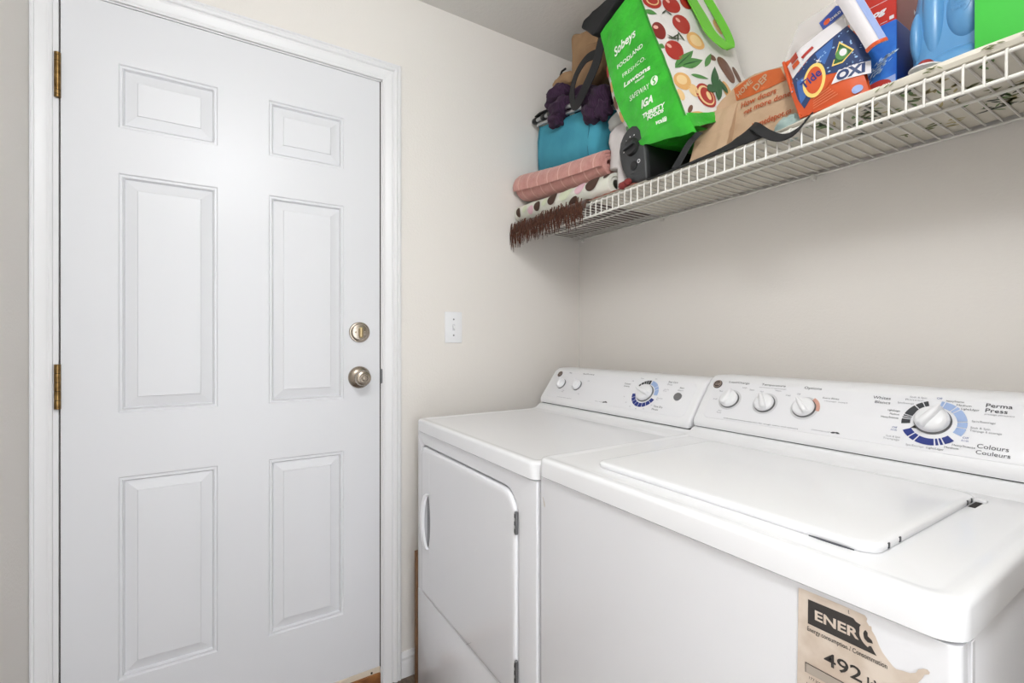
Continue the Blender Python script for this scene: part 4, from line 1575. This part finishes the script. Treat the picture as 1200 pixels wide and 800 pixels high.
def smooth(pts, n):
    out = []
    m = len(pts)
    for i in range(m - 1):
        p0, p1, p2, p3 = pts[max(i - 1, 0)], pts[i], pts[i + 1], pts[min(i + 2, m - 1)]
        for k in range(n):
            t = k / n
            out.append(.5 * ((2 * p1) + (p2 - p0) * t + (2 * p0 - 5 * p1 + 4 * p2 - p3) * t * t + (3 * p1 - p0 - 3 * p2 + p3) * t ** 3))
    out.append(pts[-1])
    return out


sp2 = smooth([V(p) for p in sp_pts], 5)
wd_ = []
for i, p in enumerate(sp2):
    t = i / (len(sp2) - 1)
    wd_.append((V((0, .052, .004)) * (1 - t) + V((.012, .030, .024)) * t) if t < .6 else V((.008, .022, .012)))
ST.ribbon(sp2, wd_, .003)
ST.build('green_strap', BGREEN2, gbx, angle=60)
ST = B()
bp_ = smooth([V(p) for p in ((.492, -.318, 2.195), (.4835, -.322, 2.158), (.4585, -.320, 2.111), (.4045, -.316, 2.062), (.360, -.312, 2.030), (.335, -.310, 2.034), (.320, -.306, 2.075), (.322, -.302, 2.115), (.347, -.300, 2.152), (.391, -.296, 2.176), (.444, -.29, 2.168))], 5)
wv_ = []
for i in range(len(bp_)):
    d = (bp_[min(i + 1, len(bp_) - 1)] - bp_[max(i - 1, 0)]).normalized()
    q = d.cross(V((0, 1, 0))).normalized()
    wv_.append(q * .033 + V((0, .006, 0)))
ST.ribbon(bp_, wv_, .003)
ST.build('black_strap', BLACKF, gbx, angle=60)
bc = B()
bc.prism([V((x, -.352, z)) for x, z in ((.4215, 2.243), (.440, 2.262), (.50, 2.268), (.60, 2.270), (.625, 2.262), (.560, 2.2230), (.512, 2.204), (.490, 2.190), (.476, 2.186), (.462, 2.206))], (0, .04, 0), .006, 2)
subdivide(bc, 2)
roughen(bc, .006, 30, 3)
bc.build('black_collar', BLACKF, gbx, angle=60)

# ---- brown paper-look store bag
KRAFT = mat('tan_store_plastic', (198, 168, 138), .5, bump=(28, .55, .007), vary=(9, (184, 154, 124)))
ORANGE = mat('store_orange', (190, 92, 40), .5)
OTXT = mat('store_orange_ink', (176, 80, 36), .5)
hb_ = thing('store_bag', 'tan plastic store bag with an orange square and slogan, slumped on the shelf', 'bag', (.93, -.17, ZL))


def kf(u, v):     # u = x, v = height above the liner on the front
    p = V((u, -.262 + v * .16, ZL + .0015 + v))
    return p + V((0, -.006 * nz(p, 14, 3) - .003 * nz(p, 32, 7), 0))


KS = Surf(kf)


def ktop(x):
    pts = [(.835, .17), (.86, .19), (.905, .215), (.95, .218), (1.03, .200), (1.06, .175), (1.08, .12)]
    for (a, b2), (c, d) in zip(pts[:-1], pts[1:]):
        if x <= c:
            return b2 + (d - b2) * max(0, (x - a) / (c - a))
    return pts[-1][1]


km = B()
X0K, X1K = .845, 1.075


def kpatch(s, t):
    x = X0K + (X1K - X0K) * s
    return kf(x, t * ktop(x))


grid_patch(km, kpatch, 72, 54)
grid_patch(km, lambda s, t: kpatch(s, 1) + V((0, .15 * t, -.02 * t * t + .004 * nz((s, t, 2), 6))), 24, 8)
grid_patch(km, lambda s, t: kpatch(1, t).lerp(V((1.085, -.04, ZL + .001 + t * .1)), s), 6, 18)
grid_patch(km, lambda s, t: kpatch(0, t).lerp(V((.835, -.04, ZL + .001 + t * .14)), s), 6, 18)
kbo = km.build('body', KRAFT, hb_, angle=60)
# box-like left end with pleats
kl = B()


def klp(s, t):
    x0_ = .800 + .022 * t
    x1_ = .900 + .01 * t
    p = V((x0_ + (x1_ - x0_) * s, -.302 + .05 * t + .012 * s, ZL + .0015 + .160 * t))
    pl_ = .0010 * math.cos(s * PI * 5) + .0025 * (1 if abs(t - .52) < .05 else 0)
    return p + V((0, -pl_ - .004 * nz(p, 22, 1), 0))


grid_patch(kl, klp, 28, 20)
grid_patch(kl, lambda s, t: klp(s, 1) + V((0, .18 * t, .02 * t)), 28, 6)
grid_patch(kl, lambda s, t: klp(0, t) + V((.006 * s, .20 * s, 0)), 6, 20)
grid_patch(kl, lambda s, t: klp(1, t) + V((.0 * s, .10 * s, 0)), 6, 20)
kl.build('pleated_end', KRAFT, hb_, angle=60)
sqs = plane((0, 0, 0), (1, 0, 0), (0, 0, 1))
# orange square, turned
sq = []


def ksq(pts, m, nm, off, rings=6):
    return multi(KS, [pts], m, kbo, nm, off=off, rings=rings)


def edge(pts, n=6):
    out = []
    for i in range(len(pts)):
        a, b2 = pts[i], pts[(i + 1) % len(pts)]
        for k in range(n):
            t = k / n
            out.append((a[0] + (b2[0] - a[0]) * t, a[1] + (b2[1] - a[1]) * t))
    return out


VK = ZL + .0015
ksq(edge([(.9067, 1.8227 - VK), (.8948, 1.8605 - VK), (.905, 1.862 - VK), (.9287, 1.8680 - VK), (.9887, 1.8640 - VK), (1.0172, 1.8560 - VK), (1.0344, 1.8171 - VK), (.9450, 1.8166 - VK)]), ORANGE, 'orange_square', .0015)
text(KS, 'HOME', .9120, 1.8265 - VK, .0165, KRAFT, kbo, rot=32, bold=.03, width=.045, off=.0032)
text(KS, 'DEP', .9600, 1.8215 - VK, .0185, KRAFT, kbo, rot=36, bold=.03, width=.038, off=.0032)
text(KS, 'How doers', .9231, 1.7929 - VK, .0150, OTXT, kbo, rot=1, bold=.03, width=.0890, off=.0035)
text(KS, 'get more done.', .9330, 1.7715 - VK, .0140, OTXT, kbo, rot=1, bold=.03, width=.118, off=.0035)
text(KS, 'homedepot.ca', .9560, 1.7265 - VK, .0150, OTXT, kbo, rot=1, bold=.03, width=.096, off=.0035)

# ---- pale tissue tucked at its foot
tis = B()
tis.ico((1.064, -.278, ZL + .0265), (.030, .013, .024), 4, lambda d: folds(d, 41, 3, .45))
tag(tis.build('tissue', mat('pale_mint_paper', (176, 196, 190), .7, vary=(40, (150, 172, 168))), angle=70), 'crumpled pale mint tissue paper at the foot of the tan store bag', 'paper')
tk = B()
tk.prism([V((.795, -.318, ZL + .0006)), V((.825, -.325, ZL + .0006)), V((.827, -.323, ZL + .016)), V((.800, -.314, ZL + .020))], (0, .003, .001), .0006, 1)
tag(tk.build('paper_tag', WHITEP), 'small white paper tag lying between the heater and the tan store bag', 'paper')

# ---- black fabric bag lying along the front edge
bb3 = thing('flat_bag', 'flat black fabric bag lying along the shelf edge with its strap hanging over', 'bag', (.9, -.33, ZL))
fb = B()
rows = []
HP = [(.705, .0030), (.78, .0050), (.85, .0075), (.92, .0130), (.955, .0190), (.987, .0330), (1.008, .0455), (1.013, .0455), (1.028, .0280), (1.050, .0070), (1.056, .0040)]


def hp(x):
    for (a, b2), (c_, d) in zip(HP[:-1], HP[1:]):
        if x <= c_:
            return b2 + (d - b2) * max(0, (x - a) / (c_ - a))
    return HP[-1][1]


for i in range(71):
    x = .705 + .351 * i / 70
    h_ = hp(x)
    w1 = .0012 * nz((x, 0, 0), 70)
    yf_ = -.349 + h_ * .35
    rows.append([V((x, y, z)) for y, z in ((-.285, ZL + .0008), (-.290, ZL + h_ * .9), (-.318, ZL + h_ + w1 + .001), (yf_ + .004, ZL + h_ + w1), (yf_, ZL + h_ * .8 + w1), (-.3505, ZL + h_ * .25 + .0005), (-.3515, ZL - .0015), (-.346, ZL - .0018), (-.340, ZL + .0004))])
fb.loft(rows)
roughen(fb, .0012, 40, 4)
fb.build('body', BLACKF, bb3, angle=60)
sr = B()
sp3 = smooth([V(p) for p in ((1.008, -.335, ZL + .040), (1.027, -.350, ZL + .026), (1.0524, -.360, ZL + .001), (1.080, -.366, ZL - .020), (1.1005, -.368, ZL - .0275), (1.120, -.366, ZL - .0235), (1.1335, -.360, ZL - .010), (1.139, -.352, ZL + .004), (1.132, -.335, ZL + .012))], 5)
sr.ribbon(sp3, [V((.006 + .004 * math.sin(i * .2), .012, .016)) for i in range(len(sp3))], .0026)
sr.build('strap', BLACKF, bb3, angle=60)
s4 = B()
s4.ribbon(smooth([V(p) for p in ((.790, -.335, ZL + .008), (.806, -.328, ZL + .035), (.826, -.318, ZL + .070), (.842, -.30, ZL + .095))], 4), V((.012, .012, -.004)), .003)
s4.build('strap', BLACKF, bb3, angle=60)

# ---- detergent pouch
PO = mat('pouch_orange', (204, 84, 40), .3, bump=(24, .35, .005))
PN = mat('pouch_navy', (44, 62, 104), .3)
PBL = mat('pouch_blue', (62, 104, 170), .3)
PW = mat('pouch_white', (224, 220, 222), .3)
PCLR = mat('pouch_clear_film', (214, 208, 206), .25, alpha=.45)
PYEL = mat('pouch_yellow', (238, 206, 116), .35)
PRED = mat('pouch_red', (176, 54, 48), .35)
PLI = mat('pouch_lilac', (150, 168, 214), .35)
pc = thing('detergent_pouch', 'orange and navy laundry pod pouch with its white top folded down', 'pouch', (1.16, -.27, ZL))
PA, PB2, PC2 = (1.0420, 1.846), (1.1030, 1.682), (1.2285, 1.680)
PE, PF, PG = (1.183, 1.850), (1.150, 1.938), (1.066, 1.930)


def pf(u, v, back=0):
    x0_, z0_ = 1.143, 1.775
    r = max(abs(u - x0_) / .085, abs(v - z0_) / .11)
    bul = .022 * max(0, 1 - min(1, r) ** 3)
    lean = (v - 1.68) * .22
    if back:
        return V((u, -.294 + lean + bul * .4 + .001, v))
    return V((u, -.300 + lean - bul + .002 * nz((u, 0, v), 30), v))


PS = Surf(lambda u, v: pf(u, v))


def pquad(q, b, back, nu=14, nv=14):
    a, c, d, e = q

    def f(s, t):
        x = (a[0] * (1 - s) + e[0] * s) * t + (c[0] * (1 - s) + d[0] * s) * (1 - t)
        z = (a[1] * (1 - s) + e[1] * s) * t + (c[1] * (1 - s) + d[1] * s) * (1 - t)
        return pf(x, z, back)
    grid_patch(b, f, nu, nv)


pbm = B()
pquad((PA, PB2, PC2, PE), pbm, 0)
pquad((PA, PB2, PC2, PE), pbm, 1)
pbm.build('body', PO, pc, angle=60)
pcl = B()
pquad((PG, PA, PE, PF), pcl, 0)
pquad((PG, PA, PE, PF), pcl, 1)
pcl.build('clear_top', PCLR, pc, angle=60)


def pm(pts, m, nm, off, rings=5, n=6):
    return multi(PS, [edge(pts, n)], m, pc, nm, off=off, rings=rings)


pm([(1.068, 1.800), (1.0780, 1.7830), (1.1232, 1.8207), (1.1529, 1.8369), (1.1790, 1.8500), (1.2017, 1.8120), (1.2240, 1.7560), (1.2144, 1.7511), (1.1750, 1.7477), (1.1488, 1.7540), (1.1258, 1.7183), (1.1104, 1.6980), (1.096, 1.725)], PN, 'navy_field', .0008, 6, 4)
pm([(1.0520, 1.8300), (1.0760, 1.7850), (1.1217, 1.8197), (1.1790, 1.8490), (1.1640, 1.8860), (1.1210, 1.8725)], PW, 'white_field', .0014)
pm([(1.1238, 1.8148), (1.1564, 1.8330), (1.1570, 1.8109), (1.1469, 1.7780), (1.1328, 1.7951)], PBL, 'spray_field', .0014)
pm([(1.088, 1.770), (1.104, 1.710), (1.114, 1.722), (1.104, 1.772)], PBL, 'spray_field', .0014)
pm([(1.1329, 1.7114), (1.1492, 1.7502), (1.1720, 1.7461), (1.1522, 1.7202)], PO, 'orange_star', .0018, 3, 4)
pm([(1.1638, 1.7252), (1.1746, 1.7514), (1.2235, 1.7517), (1.2262, 1.7240)], PW, 'white_field', .0020)
multi(PS, [ell(1.1285, 1.7520, .0225, .0395, 8, 28)], PYEL, pc, 'round_emblem', off=.0024, rings=4)
multi(PS, [ell(1.1285, 1.7520, .0165, .0310, 8, 24)], PO, pc, 'emblem_core', off=.0029, rings=4)
text(PS, 'Tide', 1.1100, 1.7380, .0220, mat('pouch_ink_blue', (40, 52, 128), .4), pc, rot=30, bold=.025, width=.040, off=.0036)
text(PS, 'ULTRA', 1.1775, 1.7495, .0085, PN, pc, rot=2, bold=.03, width=.038, off=.0028)
text(PS, 'OXI', 1.1735, 1.7275, .0195, PN, pc, rot=3, bold=.07, width=.044, off=.0028)
multi(PS, [[(1.1614, 1.7654), (1.1699, 1.8172), (1.1975, 1.7852), (1.1808, 1.7640)]], PYEL, pc, 'pod_frame', off=.0022)
multi(PS, [[(1.1644, 1.7684), (1.1712, 1.8112), (1.1945, 1.7842), (1.1798, 1.7670)]], LEAFD, pc, 'pod_print', off=.0026)
multi(PS, [ell(1.1775, 1.7850, .010, .014, 20)], LEAF, pc, 'pod_print', off=.0030, rings=2)
multi(PS, [ell(1.1795, 1.7870, .006, .009, 20)], PW, pc, 'pod_print', off=.0034)
text(PS, 'x', 1.1300, 1.7890, .010, PW, pc, rot=10, bold=.06, off=.0034)
pm([(1.0585, 1.8450), (1.0766, 1.8494), (1.0866, 1.8277), (1.0691, 1.8237)], PRED, 'red_patch', .0026, 2, 3)
pm([(1.0700, 1.8200), (1.0860, 1.8240), (1.0920, 1.8120), (1.0760, 1.8060)], PO, 'orange_patch', .0026, 2, 3)
pm([(1.0931, 1.8241), (1.1131, 1.8395), (1.1187, 1.8326), (1.0989, 1.8172)], PRED, 'red_patch', .0026, 2, 3)
pm([(1.1121, 1.9028), (1.1267, 1.8736), (1.1640, 1.8940), (1.1593, 1.9138), (1.1445, 1.9235)], mat('pouch_flag_blue', (48, 74, 150), .35), 'blue_flag', .0012, 3, 4)
multi(PS, [ell(1.1301, 1.8945, .0070, .0075, 0, 14)], PO, pc, 'round_mark', off=.0018)
text(PS, 'CHILD', 1.1372, 1.8905, .0070, PW, pc, rot=26, bold=.04, width=.022, off=.0018)
for k in range(5):
    pm([(1.128, 1.690 + k * .005), (1.129, 1.6915 + k * .005), (1.176 - k * .004, 1.702 + k * .005), (1.176 - k * .004, 1.7005 + k * .005)], mat('pouch_pale_orange', (226, 140, 100), .35), 'small_print_line', .0016, 1, 4)
multi(PS, [ell(1.2090, 1.6960, .008, .0085, 10, 16)], PLI, pc, 'round_mark', off=.0022, rings=2)
rnd = random.Random(11)
dots = []
for k in range(60):
    u_ = rnd.uniform(1.075, 1.21)
    v_ = rnd.uniform(1.75, 1.84)
    if v_ > 1.826 - (u_ - 1.062) * .2 and u_ < 1.15:
        continue
    dots.append(ell(u_, v_, rnd.uniform(.0008, .0022), rnd.uniform(.001, .003), rnd.uniform(0, 90), 8))
dd_ = multi(PS, dots, mat('pouch_splash', (150, 184, 220), .3), pc, 'splash_print', off=.0017)
dd_['kind'] = 'stuff'
# side welt in orange, and folded white flap with blue band
wl = B()
wl.tube([pf(PA[0], PA[1]) + V((0, -.001, 0)), pf((PA[0] + PB2[0]) / 2, (PA[1] + PB2[1]) / 2) + V((0, -.001, 0)), pf(*PB2) + V((0, -.001, 0)), pf((PB2[0] + PC2[0]) / 2, PB2[1] + .001) + V((0, -.001, 0)), pf(*PC2)], .0035, 6)
wl.build('welt', PO, pc, angle=60)
fl = B()


def flf(s, t):     # s along the fold, t across
    a = V((1.155, -.300, 1.930)).lerp(V((1.2300, -.316, 1.755)), s)
    b2 = V((1.196, -.306, 1.930)).lerp(V((1.2640, -.318, 1.760)), s)
    p = a.lerp(b2, t)
    return p + V((0, -.008 * math.sin(PI * t) + .003 * nz(p, 30), 0))


grid_patch(fl, flf, 16, 6)
fl.build('flap', PW, pc, angle=60)
FS = Surf(lambda u, v: flf(u, v))
multi(FS, [edge([(.02, .72), (.97, .72), (.97, .98), (.02, .98)], 8)], PLI, pc, 'flap_band', off=.0012, rings=4)
multi(FS, [edge([(.955, .0), (1.0, .0), (1.0, 1.0), (.955, 1.0)], 8)], PO, pc, 'flap_hem', off=.0016, rings=3)

# ---- blue box
BB = mat('box_blue', (38, 96, 190), .35, vary=(26, (52, 118, 206)))
BBD = mat('box_blue_shaded', (28, 62, 140), .35)  # deeper blue, shade of the right face put into the colour
bx_ = thing('detergent_box', 'blue cardboard detergent box with water splashes standing behind the pouch', 'box', (1.18, -.15, ZL))
BX0, BX1, BY0, BY1, BZ1 = 1.178, 1.2535, -.252, -.06, 1.832
B().box(BX0, BX1, BY0, BY1, ZL + .0004, BZ1, .0012, 1).build('carton', BB, bx_)
XS = plane((0, BY0 - .0002, 0), (1, 0, 0), (0, 0, 1))
XR = Surf(lambda u, v: V((BX1 + .0002, u, v)))
poly(XR, [(BY0 + .003, ZL + .003), (BY1 - .003, ZL + .003), (BY1 - .003, BZ1 - .003), (BY0 + .003, BZ1 - .003)], BBD, bx_, 'side_panel', off=.0002)  # darker sheet over the right face, painted as its shade
ps = []
rnd = random.Random(9)
for k in range(70):
    t = rnd.random()
    ps.append(leafp(1.205 + .045 * t + rnd.uniform(-.008, .008), 1.725 + .045 * t + rnd.uniform(-.012, .03) * (1 - t), rnd.uniform(.003, .014), rnd.uniform(.001, .003), rnd.uniform(20, 70), 4))
sp_ = multi(XS, ps, mat('box_splash', (196, 222, 244), .35), bx_, 'splash_print', off=.0004)
sp_['kind'] = 'stuff'
poly(XS, [(1.195, 1.714), (1.225, 1.720), (1.2525, 1.7235), (1.2525, ZL + .002), (1.195, ZL + .002)], PLI, bx_, 'pale_panel', off=.0005)
multi(XS, [ell(1.222, 1.7080, .024, .014, 4, 28)], PRED, bx_, 'red_oval', off=.0008, rings=2)
text(XS, 'WATER ON', 1.2020, 1.7040, .0060, PW, bx_, rot=2, bold=.03, width=.040, off=.0012)
multi(XS, [leafp(1.231, 1.807, .010, .005, 20)], PYEL, bx_, 'yellow_mark', off=.0006)
poly(XR, [(BY0 + .004, ZL + .003), (BY0 + .012, ZL + .003), (BY0 + .006, 1.700)], mat('box_lime', (150, 180, 70), .4), bx_, 'green_mark', off=.0006)

# ---- red box on top
RB = mat('box_red', (186, 44, 32), .35)
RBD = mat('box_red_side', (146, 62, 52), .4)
rb = thing('red_carton', 'red cardboard carton lying on top of the blue detergent box', 'box', (1.18, -.15, 1.833))
B().box(1.180, 1.2485, -.238, -.070, 1.8328, 1.925, .0012, 1).build('carton', RB, rb)
R1 = plane((0, -.2382, 0), (1, 0, 0), (0, 0, 1))
R2 = Surf(lambda u, v: V((1.2487, u, v)))
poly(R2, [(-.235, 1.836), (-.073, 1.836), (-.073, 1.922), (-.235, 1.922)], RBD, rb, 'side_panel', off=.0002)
text(R1, 'og', 1.2080, 1.8620, .0120, PW, rb, bold=.07, shear=.2, width=.024, off=.0004)
poly(R1, [(1.2375, 1.843), (1.2450, 1.843), (1.2450, 1.850), (1.2375, 1.850)], PW, rb, 'white_square', off=.0004)
for (a, c, z) in ((1.222, 1.234, 1.8425), (1.195, 1.2465, 1.885)):
    poly(R1, [(a, z), (c, z), (c, z + .0009), (a, z + .0009)], PW, rb, 'white_rule', off=.0004)
text(R2, 'M', -.150, 1.880, .010, PW, rb, off=.0005, bold=.05)

# ---- blue jug lying down, with a tap
JB = mat('jug_blue', (92, 148, 196), .3, spec=.5)
jg = thing('detergent_jug', 'pale blue plastic detergent jug with a white and red tap', 'jug', (1.33, -.2, ZL))
jb_ = B()
rings = []
for (z, xa, xb, ya, yb2, r) in ((ZL + .001, 1.300, 1.44, -.250, -.06, .03), (ZL + .008, 1.286, 1.45, -.266, -.05, .04), (ZL + .035, 1.279, 1.455, -.274, -.045, .035), (ZL + .100, 1.277, 1.456, -.275, -.045, .035), (ZL + .150, 1.278, 1.456, -.275, -.045, .035), (ZL + .205, 1.285, 1.452, -.272, -.05, .04), (ZL + .250, 1.30, 1.44, -.25, -.06, .05), (ZL + .262, 1.32, 1.42, -.23, -.08, .045)):
    rings.append(rrect(xa, xb, ya, yb2, r, z, 8))
jb_.loft(rings)
jbo = jb_.build('body', JB, jg, angle=60)
hc = B()
hc.ico((1.291, -.256, 1.768), (.0125, .024, .050), 4)
hc.build('handle', JB, jbo, angle=60)
cl_ = B()
cl_.ico((1.3165, -.262, 1.800), (.0190, .022, .090), 4)
cl_.build('column', JB, jbo, angle=60)
bg = B()
bg.ico((1.362, -.264, 1.785), (.030, .026, .058), 4)
bg.build('bulge', JB, jbo, angle=60)
JS = Surf(lambda u, v: V((u, -.2904, v)))
em = B()
em.tube([V((1.357 + .014 * math.cos(a), -.2885, 1.786 + .017 * math.sin(a))) for a in [math.radians(-70 + 140 * i / 16) for i in range(17)]], .0010, 6)
em.build('embossed_ring', JB, jbo, angle=60)
for k, s in enumerate(('PRESS', 'TO OPEN', 'TIRER')):
    text(JS, s, 1.356, 1.791 - k * .007, .0038, mat('jug_emboss', (80, 130, 176), .4), jbo, 'CENTER', width=.020, off=.0002)
sd = B()
sd.ico((1.348, -.262, 1.689), (.058, .034, .031), 4)
sd.build('shoulder', JB, jbo, angle=60)
tp_ = B()
tp_.lathe((1.322, -.285, ZL + .0145), (1.320, -.330, ZL + .0125), [(0, .0115), (.6, .0115), (.7, .0105), (1, .0095)], 24)
tpo = tp_.build('tap', PLASTIC_W, jg, angle=45)
B().lathe((1.321, -.322, ZL + .0185), (1.322, -.321, ZL + .0285), [(0, .016), (.15, .0245), (.35, .0255), (.5, .020), (.7, .014), (1, .012)], 28).build('flange', PLASTIC_W, tpo, angle=45)
B().lathe((1.319, -.320, ZL + .0280), (1.3195, -.319, ZL + .0375), [(0, .0115), (.7, .0110), (1, .0085)], 20).build('red_button', mat('tap_red', (150, 48, 46), .4), tpo, angle=45)

# ---- green box at the end
GB = mat('green_board', (66, 190, 66), .45)
gbx2 = B().box(1.384, 1.60, -.325, -.2985, ZL + .0004, 1.955, .002, 2).build('green_box', GB)
tag(gbx2, 'flat plain bright green box standing on edge in front of the blue jug', 'box')
